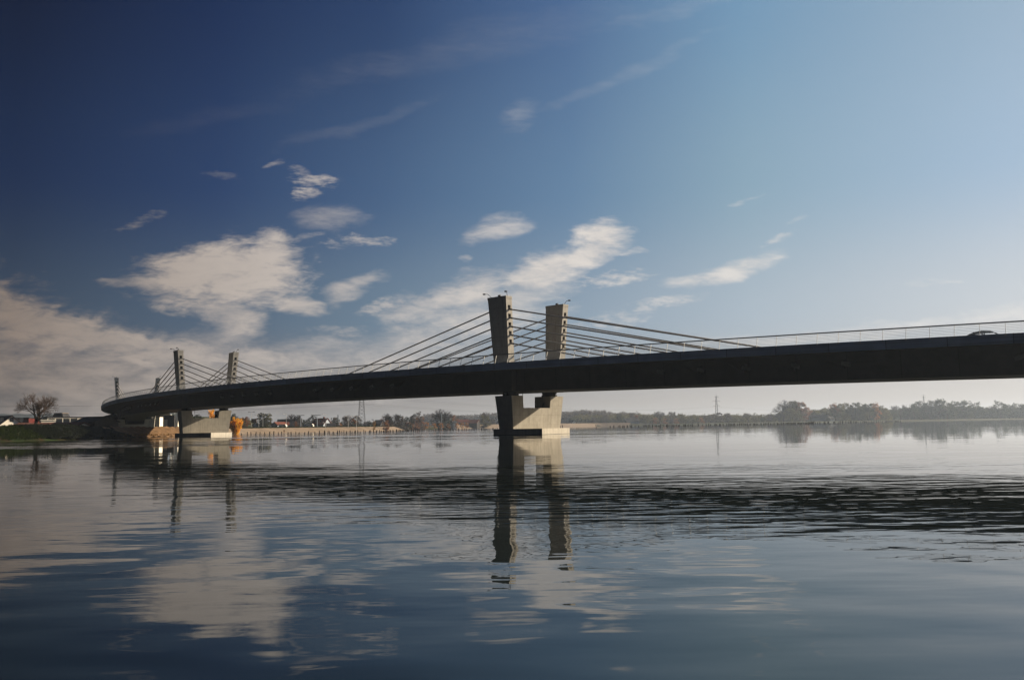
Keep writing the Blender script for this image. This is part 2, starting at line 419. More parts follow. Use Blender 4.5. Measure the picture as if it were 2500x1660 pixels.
xs = axis_vals(-900, 3000, -170, -40, 2.2, 1.07); ys = axis_vals(60, 3200, 120, 420, 2.6, 1.03)
gm = MB()
for y in ys:
    for x in xs:
        z = ground_z(x, y)
        if z > .4: z += .12 * math.sin(x * .9 + 2 * math.sin(y * .31)) * math.cos(y * .55)
        gm.v.append((x, y, z))
nx = len(xs)
for j in range(len(ys) - 1):
    for i in range(nx - 1):
        k = j * nx + i
        if max(gm.v[k][2], gm.v[k + 1][2], gm.v[k + nx][2], gm.v[k + nx + 1][2]) > -1.5: gm.f.append((k, k + 1, k + nx + 1, k + nx))
struct('ground', gm, grass_m)
for p in bpy.data.objects['ground'].data.polygons: p.use_smooth = True

def bank_strip(name, pts, m, wd, lift, ztop, seg=1.5):
    "a facing laid on the bank, following the shore"
    q_ = []
    for (ax, ay), (bx, by) in zip(pts[:-1], pts[1:]):
        n = max(1, int(math.hypot(bx - ax, by - ay) / seg))
        for i in range(n): q_.append((ax + (bx - ax) * i / n, ay + (by - ay) * i / n))
    q_.append(pts[-1]); mb = MB(); rows = 7
    for i, (x, y) in enumerate(q_):
        a = q_[max(0, i - 3)]; b = q_[min(len(q_) - 1, i + 3)]
        tx, ty = b[0] - a[0], b[1] - a[1]; l = math.hypot(tx, ty); nxx, nyy = -ty / l, tx / l
        for r in range(rows):
            k = r / (rows - 1); j = .16 * math.sin(i * 1.7 + r) + .1 * math.sin(i * .43 + 3 * r)
            mb.v.append((x + nxx * (wd * k - .3), y + nyy * (wd * k - .3), -.25 + lift + (ztop + .25) * k + j * lift * 2))
    for i in range(len(q_) - 1):
        for r in range(rows - 1):
            k = i * rows + r; mb.f.append((k, k + rows, k + rows + 1, k + 1))
    o = struct(name, mb, m)
    for p in o.data.polygons: p.use_smooth = True
def tufts(name, label, pts, n, colour, wd, size, cat='grass'):
    mb = MB(); rg = random.Random(n)
    for _ in range(n):
        i = rg.randrange(len(pts) - 1); k = rg.random(); ax, ay = pts[i]; bx, by = pts[i + 1]
        tx, ty = bx - ax, by - ay; l = math.hypot(tx, ty); w_ = rg.uniform(0, wd)
        x, y = ax + tx * k - ty / l * w_, ay + ty * k + tx / l * w_; z = max(.05, ground_z(x, y)) + rg.uniform(.05, .45)
        h = size * rg.uniform(.5, 1.5)
        for j in range(4):
            a = rg.uniform(0, 6.28); p = Vector((x, y, z)) + Vector((math.cos(a), math.sin(a), 0)) * .12
            mb.poly([p + Vector((-.07, 0, 0)), p + Vector((.07, .03, 0)), p + Vector((rg.gauss(0, .15), rg.gauss(0, .15), h))], [(0, 1, 2)])
    tag(mb.build(name, LEAF[colour]), label, cat, None, 'stuff')
TUFT = lambda: None
bank_strip('stone_bank', [(-92, 300), (-98, 333), (-83, 370), (-64, 406), (-57, 480), (-60, 492)], sand_m, 6.0, .08, 1.85)
bank_strip('earth_bank', [(-79.6, 186), (-79, 200), (-77.6, 225), (-82, 244)], earth_m, 5.0, .35, 1.95, .8)
bank_strip('painted_shade_bank', [(-76.1, 147), (-74.2, 151), (-72.3, 160), (-80, 178), (-79.3, 189)], bank_shade_m, 5.4, .55, 1.75, .8)  # near-black sheet over the bank, painted shade rather than a cast shadow
bank_strip('levee_bank', [(-45, 725), (-30, 760), (0, 800), (90, 960), (120, 948)], sand_m, 11, .1, 3.0, 6)

# ------------------------------------------------------------------ the bridge
bridge = thing('road_bridge', 'long curved grey concrete road bridge with short leaning pylons and stay cables', 'bridge', (0, 0, 0))
def sweep(name, prof, s0, s1, step, m, parent, closed=True, rail=False):
    mb = MB(); ss = []; n = int(round((s1 - s0) / step)); ss = [s0 + (s1 - s0) * i / n for i in range(n + 1)]
    k = len(prof); uvs = []
    plen = [0]
    for a, b in zip(prof, prof[1:] + prof[:1]): plen.append(plen[-1] + math.hypot(b[0] - a[0], b[1] - a[1]))
    for s in ss:
        for o, z in prof: mb.v.append(tuple(BP(s, o, zd(s) + z)))
    fu = []
    for i in range(n):
        for j in range(k):
            j2 = (j + 1) % k
            mb.f.append((i * k + j, i * k + j2, (i + 1) * k + j2, (i + 1) * k + j))
            fu.append([(ss[i], plen[j]), (ss[i], plen[j + 1]), (ss[i + 1], plen[j + 1]), (ss[i + 1], plen[j])])
    mb.f.append(tuple(range(k))); fu.append([(0, 0)] * k)
    mb.f.append(tuple(reversed(range(n * k, n * k + k)))); fu.append([(0, 0)] * k)
    o = mb.build(name, m, parent)
    ul = o.data.uv_layers.new(name='UVMap'); fl = [c for f in fu for c in f]
    for i, c in enumerate(fl): ul.data[i].uv = c
    return o
SA, SB = -126, 262
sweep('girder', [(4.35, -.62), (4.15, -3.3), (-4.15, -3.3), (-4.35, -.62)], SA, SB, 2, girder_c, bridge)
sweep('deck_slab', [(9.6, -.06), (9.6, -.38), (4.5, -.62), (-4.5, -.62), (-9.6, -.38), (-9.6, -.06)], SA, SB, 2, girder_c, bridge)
for sgn in (1, -1):
    sweep('edge_beam', [(9.95 * sgn, 0), (9.95 * sgn, -.86), (9.6 * sgn, -.86), (9.6 * sgn, 0)][::sgn], SA, SB, 2, beam_c, bridge)
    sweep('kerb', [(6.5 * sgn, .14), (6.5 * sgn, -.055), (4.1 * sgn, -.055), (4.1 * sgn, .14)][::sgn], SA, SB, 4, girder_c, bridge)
sweep('road_surface', [(4.09, -.03), (4.09, -.055), (-4.09, -.055), (-4.09, -.03)], SA, SB, 4, asphalt, bridge)

# piers
def pier(s0, zb, zt_gap=.52):
    zg = zd(s0) - 3.3                       # girder soffit
    zt = zg - .55; mid = zt - 1.55
    near_t, near_b, far_t, far_b = 5.5, 5.0, -5.1, -4.55
    def sh(z): return 1.18 + .22 * (z - .7) / 4.3
    ring = [(near_b, zb), (near_t, zt), (3.3, zt), (3.1, mid), (-2.3, mid), (-2.45, zt), (far_t, zt), (far_b, zb)]
    n = len(ring); mb = MB()
    pts = [BP(s0 - sh(z), o, z) for o, z in ring] + [BP(s0 + sh(z), o, z) for o, z in ring]
    # the two ring faces as convex pieces
    def fc(b): return [(b + 0, b + 1, b + 2, b + 3), (b + 0, b + 3, b + 4, b + 7), (b + 4, b + 5, b + 6, b + 7)]
    mb.poly(pts, [tuple(f) for f in fc(0)] + [tuple(reversed(f)) for f in fc(n)] + [(i, n + i, n + (i + 1) % n, (i + 1) % n) for i in range(n)])
    pr = mb.build('pier', concrete, bridge)
    for o0 in (4.05, -3.85):
        b = MB(); c = BP(s0, o0, 0)
        for r, z0, z1 in ((1.05, zt, zt + .22), (.86, zt + .22, zt + .36), (1.0, zt + .36, zg - .01)):
            ringb = [(c.x + r * math.cos(i * math.pi / 8), c.y + r * math.sin(i * math.pi / 8)) for i in range(16)]
            b.prism(ringb, z0, z1)
        b.build('bearing', rubber, pr)
    for o0 in (2.5, -1.55):
        MB().tube(BP(s0 - .7, o0, mid), BP(s0 - .7, o0, zg), .035).build('drain_rod', dark_steel, pr)
    for o0, sg in ((2.95, 1), (-2.05, -1)):
        f = MB(); p = BP(s0 - .4, o0, mid)
        f.tube(p, p + Vector((0, 0, .35)), .05)
        f.box(-.22, .22, -.3, .3, -.2, .25, lambda x, y, z: tuple(p + Vector((x * .6 + .15 * z, y * .8, .5 + z))))
        f.build('floodlight', lamp_h, pr)
    return pr, zt
def cap(pr, ring, z1=.76):
    o = MB().prism(ring, -1.6, z1).build('footing', concrete, pr); return o
p2, zt2 = pier(0, .72)
cap(p2, [(-2.55, 116.0), (3.55, 112.6), (7.55, 122.2), (1.9, 126.3), (-1.4, 119.6)])
wet = MB().prism([(-2.58, 116.0), (3.56, 112.56), (7.59, 122.2), (1.9, 126.34), (-1.44, 119.6)], -.3, .035).build('waterline_stain', dark_steel, p2)
p3, zt3 = pier(100, .72)
cap(p3, [(-70.9, 190.6), (-62.0, 186.6), (-60.3, 194.9), (-62.8, 197.8), (-70.2, 192.8)])
p4, zt4 = pier(200, 1.0)
# abutment
am = MB()
for (a, b, c, d_, e, f_) in ((256, 268, -9.2, 9.2, 1.2, 5.6), (262.2, 268, -9.5, 9.5, 5.6, 8.6)):
    am.box(a, b, c, d_, e, f_, lambda s, o, z: BP(s, o, z))
am.build('abutment', concrete, bridge)

# pylons with their cable niches, lamps
NZ = [7.30, 6.20, 5.10, 4.02, 2.95]          # niche heights above the deck
ANCH = [41.8, 36.8, 31.6, 26.5, 21.6]
def pylon_oc(h): return 5.2 + .70 * h / 8.55
def pylon(s0, sg, lamps):
    z0 = zd(s0); HT = 8.45
    def T(s, o, h):     # s along the deck, o across from the pylon axis, h above the deck
        oc = pylon_oc(max(h, 0)) * sg
        return BP(s0 + s * (1.24 + .035 * max(h, 0)) / 1.0, oc + o * sg, z0 + h)
    mb = MB(); hw = .56
    core = .80
    mb.box(-core, core, -hw, hw, -.05, HT, T)
    for e in (-1, 1):
        a, b = (core, 1.0) if e > 0 else (-1.0, -core)
        mb.box(a, b, -hw, -.26, -.05, HT, T); mb.box(a, b, .26, hw, -.05, HT, T)
        zz = -.05
        for nz_ in sorted(NZ):
            mb.box(a, b, -.26, .26, zz, nz_ - .22, T); zz = nz_ + .30
        mb.box(a, b, -.26, .26, zz, HT, T)
    py = mb.build('pylon', pylon_c, bridge)
    foot = MB().box(-1.3, 1.3, 4.34, 5.35, -3.28, -.64, lambda s, o, z: BP(s0 + s, o * sg, z0 + z)); foot.build('pylon_foot', girder_c, py)
    MB().box(-1.02, 1.02, -hw - .03, hw + .03, HT - .02, HT + .30, T).build('pylon_cap', pylon_c, py)
    for e in (-1, 1):
        for nz_ in NZ:      # the dark steel saddles seen in the niches
            nb = MB().box(e * .80 if e > 0 else -.88, e * .88 if e > 0 else -.80, -.25, .25, nz_ - .2, nz_ + .29, T); nb.build('saddle', rubber, py)
    top = HT + .30
    for (ls, lo, dsx, dox) in lamps:
        lb = MB(); a = Vector(T(ls, lo, top)); rad, tan = frame(s0)
        dv = Vector((tan.x * dsx + rad.x * sg * dox, tan.y * dsx + rad.y * sg * dox, 0))
        b = a + dv * .5 + Vector((0, 0, .48)); c = b + dv * .32 + Vector((0, 0, .03))
        lb.tube(a, b, .03).tube(b, c, .03)
        lo_ = lb.build('lamp_arm', lamp_h, py)
        hd = MB(); hdir = (c - b).normalized()
        hd.sphere(c + hdir * .14 - Vector((0, 0, .02)), .22, (1.0, 1.0, .45)); hd.build('lamp_head', lamp_h, py, True)
    jb = MB(); jb.box(-.12, .12, -.1, .1, top, top + .28, T); jb.build('beacon', lamp_h, py)
    # cables
    for k in range(5):
        h = NZ[k]; oc = pylon_oc(h) * sg
        for e in (-1, 1):
            s1 = s0 + e * (ANCH[k] * 1.06)
            if s1 < SA or s1 > SB: continue
            a = BP(s0 + e * 1.0, oc, z0 + h - .12); b = BP(s1, 4.55 * sg, zd(s1) - 1.75)
            b = a + (b - a) * ((a.z - zd(s1) + .35) / (a.z - b.z))
            cb = MB(); cb.tube(a, b, .092, n=8); cb.build('stay_cable', cable_m, bridge, True)
            if sg > 0 or s0 == 200:
                d = (b - a).normalized()
                MB().tube(a - d * .35, a + d * .9, .12, n=8).build('cable_collar', rail_m, py)
    return py
def anchor(s1, e):
    T = lambda s, o, z: BP(s1 + s * e, o, zd(s1) + z)
    ab = MB(); ab.hexa([T(-.9, 4.2, -1.55), T(.5, 4.2, -2.15), T(.5, 4.85, -2.15), T(-.9, 4.35, -1.55), T(-1.6, 4.2, -1.0), T(.7, 4.2, -1.3), T(.7, 4.95, -1.3), T(-1.6, 4.4, -1.0)])
    a = ab.build('cable_anchor', girder_c, bridge)
    MB().tube(T(.35, 4.75, -1.62), T(1.15, 4.72, -1.86), .24, n=10).build('anchor_cap', rail_m, a)
near_l = [(-.2, .3, .0, 1.0), (-.85, 0, -.35, .35)]
pylon(0, 1, [(.7, .3, .9, .5), (-.9, .1, -.1, .35)]); pylon(0, -1, [(-.75, .1, -.9, .1)])
pylon(100, 1, [(.7, .3, .8, .7), (-.5, .1, .1, .3)]); pylon(100, -1, [(-.75, .1, -.9, .1)])
pylon(200, 1, [(.3, .1, .2, .9)]); pylon(200, -1, [(-.5, .1, -.5, .6)])
for s0 in (0, 100, 200):
    for k in range(5):
        for e in (-1, 1):
            if s0 + e * ANCH[k] < 240: anchor(s0 + e * ANCH[k], e)
for k in (0, 1, 2): anchor(-100 + ANCH[k], 1)

# railing: posts lean inwards, a hand rail and six wires
for sgn in (1, -1):
    rl = sweep('railing', [(sgn * (9.62 + a), 1.0 + b) for a, b in ((.065, 0), (0, .065), (-.065, 0), (0, -.065))][::sgn], SA, SB, 2, rail_m, bridge)
    for k in range(6):
        h = .14 + .135 * k; oo = 9.90 - .28 * h
        sweep('wire', [(sgn * (oo + a), h + b) for a, b in ((.013, 0), (0, .013), (-.013, 0), (0, -.013))][::sgn], SA, SB, 2, steel, rl)
    if sgn > 0:
        def post_mb(mb, s):
            mb.hexa([BP(s - .013, 9.99, zd(s) - .06), BP(s + .013, 9.99, zd(s) - .06), BP(s + .013, 9.93, zd(s) - .06), BP(s - .013, 9.93, zd(s) - .06),
                     BP(s - .013, 9.66, zd(s) + .97), BP(s + .013, 9.66, zd(s) + .97), BP(s + .013, 9.60, zd(s) + .97), BP(s - .013, 9.60, zd(s) + .97)])
            mb.box(-.07, .07, 9.955, 10.03, -.16, -.02, lambda a, o, z: BP(s + a, o, zd(s) + z))
        first = -57.0 + .05
        for i in range(100): pm = MB(); post_mb(pm, first + 1.94 * i); pm.build('railing_post', steel, rl)
        pm = MB()
        for i in range(100, 164): post_mb(pm, first + 1.94 * i)
        for i in range(1, 34): post_mb(pm, first - 1.94 * i)
        o = pm.build('railing_post', steel, rl); o['kind'] = 'stuff'

# ------------------------------------------------------------------ car on the bridge
def car(s0, o0):
    ct = thing('car', 'dark blue car crossing the bridge behind the railing, only its roof showing', 'car')
    z0 = zd(s0) - .03
    T = lambda x, y, z: BP(s0 - x, o0 + y, z0 + z)         # x forwards
    wid = lambda z: .86 - max(0, z - .9) * .42
    def slab(pr_, hw0=None):
        n = len(pr_)
        return MB().poly([T(x, wid(z), z) for x, z in pr_] + [T(x, -wid(z), z) for x, z in pr_],
           [tuple(range(n)), tuple(reversed(range(n, 2 * n)))] + [(i, (i + 1) % n, n + (i + 1) % n, n + i) for i in range(n)])
    body = slab([(-2.15, .35), (-2.2, .75), (-2.05, .98), (-1.75, 1.02), (1.25, .97), (2.0, .86), (2.2, .62), (2.2, .35)]).build('body', paint, ct)
    slab([(-1.75, 1.03), (-1.0, 1.38), (-.3, 1.47), (.45, 1.41), (.70, 1.27), (.3, 1.25), (-.3, 1.27), (-.75, 1.22), (-.95, 1.03)]).build('roof', paint, ct)
    for sy_ in (1, -1):
        for pr_ in ([(.45, 1.33), (1.20, .97), (1.28, .97), (.60, 1.33)], [(-.32, 1.36), (-.34, .97), (-.22, .97), (-.20, 1.36)]):
            MB().poly([T(x, sy_ * wid(z), z) for x, z in pr_] + [T(x, sy_ * (wid(z) - .07), z) for x, z in pr_],
                      [(0, 1, 2, 3), (7, 6, 5, 4)] + [(i, (i + 1) % 4, 4 + (i + 1) % 4, 4 + i) for i in range(4)]).build('pillar', paint, body)
    for xx in (-1.35, 1.35):
        for sy_ in (1, -1):
            wh = MB().tube(T(xx, sy_ * .68, .33), T(xx, sy_ * .90, .33), .33, n=16).build('wheel', rubber, ct)
            MB().tube(T(xx, sy_ * .905, .33), T(xx, sy_ * .915, .33), .2, n=12).build('rim', steel, wh)
car(-54.0, -3.3)

# ------------------------------------------------------------------ trees
def leaf_tris(mb, c, r, n, size, rg, flat=1.0):
    for _ in range(n):
        while True:
            p = Vector((rg.uniform(-1, 1), rg.uniform(-1, 1), rg.uniform(-1, 1)))
            if p.length <= 1: break
        p = Vector(c) + Vector((p.x * r, p.y * r, p.z * r * flat))
        a = Vector((rg.gauss(0, 1), rg.gauss(0, 1), rg.gauss(0, 1))).normalized() * size * rg.uniform(.6, 1.3)
        b = a.orthogonal().normalized() * size * rg.uniform(.5, 1.1)
        b = Matrix.Rotation(rg.uniform(0, 6.28), 3, a.normalized()) @ b
        mb.poly([p - a * .5 - b * .5, p + a * .5 - b * .3, p + b * .6], [(0, 1, 2)])
def branches(mb, p, d, ln, r, depth, rg, spread=.5, tips=None, n=5, gravity=0):
    e = p + d * ln; mb.tube(p, e, r, r * .68, n=n, cap=False)
    if depth == 0:
        if tips is not None: tips.append(e)
        return
    for i in range(rg.choice((2, 3, 3))):
        ax = d.orthogonal().normalized(); ax = Matrix.Rotation(rg.uniform(0, 6.28), 3, d) @ ax
        nd = (Matrix.Rotation(rg.uniform(.25, 1.0) * spread * 1.5, 3, ax) @ d + Vector((0, 0, .12 - gravity))).normalized()
        branches(mb, e if i else p + d * ln * .8, nd, ln * rg.uniform(.62, .86), r * .62, depth - 1, rg, spread, tips, max(3, n - 1), gravity)
TREES = {}
def tree_mesh(kind, seed):
    key = (kind, seed)
    if key in TREES: return TREES[key]
    rg = random.Random(seed * 31 + len(kind)); tr = MB(); cr_ = MB(); tips = []
    if kind == 'round':          # unit height 1
        branches(tr, Vector((0, 0, 0)), Vector((rg.uniform(-.05, .05), rg.uniform(-.05, .05), 1)).normalized(), .26, .022, 3, rg, .6, tips)
        for k in range(38):
            a = rg.uniform(0, 6.28); z = rg.uniform(.10, .93); rr = .38 * math.sqrt(max(0, 1 - ((z - .50) / .50) ** 2)) * rg.uniform(.2, 1.05)
            leaf_tris(cr_, (rr * math.cos(a), rr * math.sin(a), z), rg.uniform(.07, .13), 46, .055, rg)
    elif kind == 'tall':
        branches(tr, Vector((0, 0, 0)), Vector((0, 0, 1)), .3, .02, 3, rg, .4, tips)
        for k in range(34):
            a = rg.uniform(0, 6.28); z = rg.uniform(.06, .96); rr = .23 * math.sqrt(max(0.05, 1 - ((z - .5) / .5) ** 2)) * rg.uniform(.2, 1.1)
            leaf_tris(cr_, (rr * math.cos(a), rr * math.sin(a), z), rg.uniform(.05, .10), 44, .05, rg, 1.3)
    elif kind == 'conifer':
        tr.tube((0, 0, 0), (0, 0, .95), .02, .004)
        for k in range(60):
            z = rg.uniform(.08, 1.0); rr = .17 * (1 - z) ** .8 * rg.uniform(.2, 1); a = rg.uniform(0, 6.28)
            leaf_tris(cr_, (rr * math.cos(a), rr * math.sin(a), z), .04, 24, .03, rg)
    elif kind == 'shrub':
        for k in range(7):
            a = rg.uniform(0, 6.28); tr.tube((0, 0, 0), (.3 * math.cos(a), .3 * math.sin(a), .7), .012, .004, 4)
        for k in range(30):
            a = rg.uniform(0, 6.28); z = rg.uniform(.06, .9); rr = .52 * math.sqrt(max(0, 1 - (z / 1.0) ** 2)) * rg.uniform(.1, 1)
            leaf_tris(cr_, (rr * math.cos(a), rr * math.sin(a), z), rg.uniform(.08, .15), 42, .05, rg)
    elif kind == 'flame':        # upright leafy shoots
        for k in range(24):
            a = rg.uniform(0, 6.28); r_ = rg.uniform(.0, .32); top = Vector((r_ * 1.3 * math.cos(a), r_ * 1.3 * math.sin(a), rg.uniform(.65, 1)))
            tr.tube((r_ * .15 * math.cos(a), r_ * .15 * math.sin(a), 0), top, .012, .004, 4)
            for j in range(9):
                q_ = top * (j + 1.6) / 10.5; leaf_tris(cr_, q_, .11 * (1.25 - j * .09), 34, .034, rg, 1.5)
    elif kind == 'bare':
        branches(tr, Vector((0, 0, 0)), Vector((.04, .02, 1)).normalized(), .17, .022, 2, rg, .7, None, 6)
        tr = MB()
        def grow(p, d, ln, r, dep):
            segs = 2; q_ = p
            for i in range(segs):
                e = q_ + d * ln / segs
                tr.tube(q_, e, r * (1 - .18 * i), r * (1 - .18 * (i + 1)), n=6 if dep > 4 else 3, cap=False)
                q_ = e; d = (d + Vector((rg.gauss(0, .07), rg.gauss(0, .07), rg.gauss(0, .05)))).normalized()
            if dep == 0: return
            for i in range(4 if dep in (7, 6) else 3):
                ax = Matrix.Rotation(rg.uniform(0, 6.28), 3, d) @ d.orthogonal().normalized()
                nd = (Matrix.Rotation(rg.uniform(.2, .8), 3, ax) @ d + Vector((0, 0, .06))).normalized()
                grow(q_ if i < 2 else p + (q_ - p) * rg.uniform(.5, .95), nd, ln * rg.uniform(.66, .84), r * .60, dep - 1)
        grow(Vector((0, 0, 0)), Vector((.02, 0, 1)).normalized(), .15, .026, 7 if seed == 1 else 6)
    zm = max(v[2] for v in (cr_.v or tr.v))
    for b_ in (tr, cr_):
        b_.v = [(x / zm, y / zm, z / zm) for x, y, z in b_.v]
    me = (tr.mesh(kind + '_trunk', bark if kind != 'bare' else twig), cr_.mesh(kind + '_crown', None) if cr_.f else None)
    TREES[key] = me; return me
CROWNS = {}
def tree(kind, seed, colour, px, pyt, Y, label, name='tree', cat='tree', group=None, widen=1.0, base=None):
    p = at(px, pyt, Y); zb = ground_z(p.x, Y) - .1 if base is None else base
    h = max(1.0, p.z - zb); tm, cm = tree_mesh(kind, seed)
    t_ = thing(name, label, cat, (p.x, Y, zb), rnd.uniform(0, 6.28), group)
    if kind == 'bare':
        add('branches', tm, t_, scale=(h * widen, h * widen, h)); return t_
    add('trunk', tm, t_, scale=(h * widen, h * widen, h))
    key = (kind, seed, colour)
    if key not in CROWNS:
        c2 = cm.copy(); c2.materials.clear(); c2.materials.append(LEAF[colour]); CROWNS[key] = c2
    add('crown', CROWNS[key], t_, scale=(h * widen, h * widen, h)); return t_

tree('bare', 1, None, 90, 957, 172, 'bare brown tree with a wide crown of fine twigs on the left bank', 'bare_tree', widen=1.0)
tree('flame', 3, 'yellow', 577, 1016, 262, 'bright orange-yellow bush at the water edge right of the second pier', 'autumn_bush', 'bush', widen=1.35, base=.15)
tree('tall', 2, 'yellow', 519, 999, 292, 'slim yellow tree seen through the gap of the second pier', 'autumn_tree', widen=.85)
tree('round', 4, 'dark', 485, 1010, 330, 'dark tree left of the yellow tree seen through the second pier', widen=1.)
VT = [ # kind, seed, colour, px, py top, Y, widen, label
 ('round',1,'dark',570,1008,420,1.1,'dark green tree behind the orange-yellow bush'),
 ('round',2,'brown',598,1016,430,1.1,'purplish brown tree right of the orange-yellow bush'),
 ('round',3,'dark',640,1024,520,1.2,'low dark tree just right of the brown signboard'),
 ('round',5,'dark',640,1007,440,.95,'large dark green tree beside the brown signboard'),
 ('round',6,'olive',653,1007,450,.95,'large olive tree touching the dark green one left of the village houses'),
 ('round',1,'rust',693,1032,470,1.0,'low rusty tree in front of the small blue gabled house'),
 ('bare',3,None,718,1010,480,1.2,'bare grey tree behind the big dark village roof'),
 ('round',2,'grey',730,1014,470,.9,'grey-brown tree beside the left T-shaped line pole'),
 ('round',4,'dark',762,1011,460,.8,'dark pointed tree between the two T-shaped line poles'),
 ('round',3,'rust',722,1028,450,.9,'rusty tree low between roof and line pole'),
 ('round',6,'dark',748,1022,520,1.3,'low dark tree in the gap between the two line poles'),
 ('conifer',1,'dark',825,1012,450,.75,'taller dark conifer right of the red roofed house'),
 ('conifer',2,'dark',822,1018,455,.75,'shorter dark conifer of the pair by the red roofed house'),
 ('round',5,'grey',815,1018,470,.9,'grey twiggy tree left of the conifers'),
 ('bare',2,None,850,1011,470,1.1,'bare tree left of the big lattice mast'),
 ('round',2,'grey',842,1016,480,.9,'grey tree behind the left double street lamp'),
 ('round',1,'brown',862,1020,500,1.2,'reddish brown tree just left of the big lattice mast'),
 ('round',4,'grey',872,1013,520,1.0,'grey tree standing at the foot of the lattice mast'),
 ('shrub',1,'orange',830,1031,430,1.,'orange shrub below the conifers'),
 ('tall',1,'straw',914,1026,420,.8,'narrow yellow-green tree on top of the stone bank'),
 ('round',6,'dark',902,1029,450,1.1,'low dark tree left of the narrow yellow-green tree'),
 ('bare',1,None,955,1007,500,1.15,'bare broad tree left in the clump past the stone bank'),
 ('round',5,'grey',948,1014,500,1.1,'grey tree under the bare broad tree'),
 ('round',3,'grey',975,1012,520,1.1,'grey tree right in the clump past the stone bank'),
 ('round',1,'rust',943,1024,440,.9,'rusty orange tree at the end of the stone bank'),
 ('round',2,'brown',932,1022,480,.9,'brown tree left edge of the clump past the stone bank'),
 ('round',4,'dark',990,1016,560,1.2,'dark tree left of the round topped tree'),
 ('round',1,'grey',1016,1003,600,.95,'round topped grey-brown tree standing above the white house'),
 ('round',6,'rust',1024,1014,610,.9,'rusty red tree right under the round topped tree'),
 ('bare',3,None,1082,998,640,1.15,'tall bare tree rising over the orange shrubs'),
 ('round',5,'dark',1072,1009,640,1.1,'dark bushy tree left of the tall bare tree'),
 ('round',2,'dark',1088,1018,660,1.2,'dark tree under the tall bare tree'),
 ('round',4,'rust',1106,1012,720,1.0,'reddish small tree right of the tall bare tree'),
 ('round',3,'grey',1122,1013,900,1.3,'grey rounded tree above the red roofs'),
 ('bare',2,None,1176,1006,780,1.1,'bare tree left of the main pier'),
 ('round',6,'olive',1183,1012,770,1.25,'olive tree close left of the main pier'),
 ('round',1,'grey',1203,1020,800,1.2,'grey tree half hidden by the main pier'),
]
for k, sd_, col, px, py, Y, wd, lab in VT:
    tree(k, sd_, col, px, py, Y, lab, 'bare_tree' if k == 'bare' else ('conifer' if k == 'conifer' else ('shrub' if k == 'shrub' else 'tree')), 'shrub' if k == 'shrub' else 'tree', 'trees of the village', wd)
SH = [(993,1028,560,'brown','darkest and leftmost of the orange waterside shrubs'),(1003,1029,570,'rust','rusty shrub second in the waterside row of orange shrubs'),(1019,1032,580,'rust','low pinkish shrub third in the waterside row of orange shrubs'),
 (1043,1029,590,'orange','tall orange shrub fourth in the waterside row, below the white house'),(1061,1032,600,'orange','orange shrub fifth in the waterside row'),(1078,1031,620,'orange','leaning orange shrub sixth in the waterside row, below the bare tree'),
 (1095,1033,640,'rust','rust shrub seventh in the waterside row'),(1115,1032,650,'orange','orange shrub eighth in the waterside row, below the white annexe'),(1127,1031,660,'orange','orange shrub ninth in the waterside row'),(1140,1031,670,'orange','rightmost orange shrub of the waterside row')]
for px, py, Y, col, lab in SH:
    tree('shrub', rnd.randint(1, 3), col, px, py, Y, lab, 'shrub', 'shrub', 'orange shrubs along the water', 1.15, base=.2)
ORD = ['first', 'second', 'third', 'fourth', 'fifth', 'sixth', 'seventh', 'eighth', 'ninth', 'tenth', 'eleventh', 'twelfth', 'thirteenth', 'fourteenth', 'fifteenth', 'sixteenth', 'seventeenth', 'eighteenth', 'nineteenth', 'twentieth']
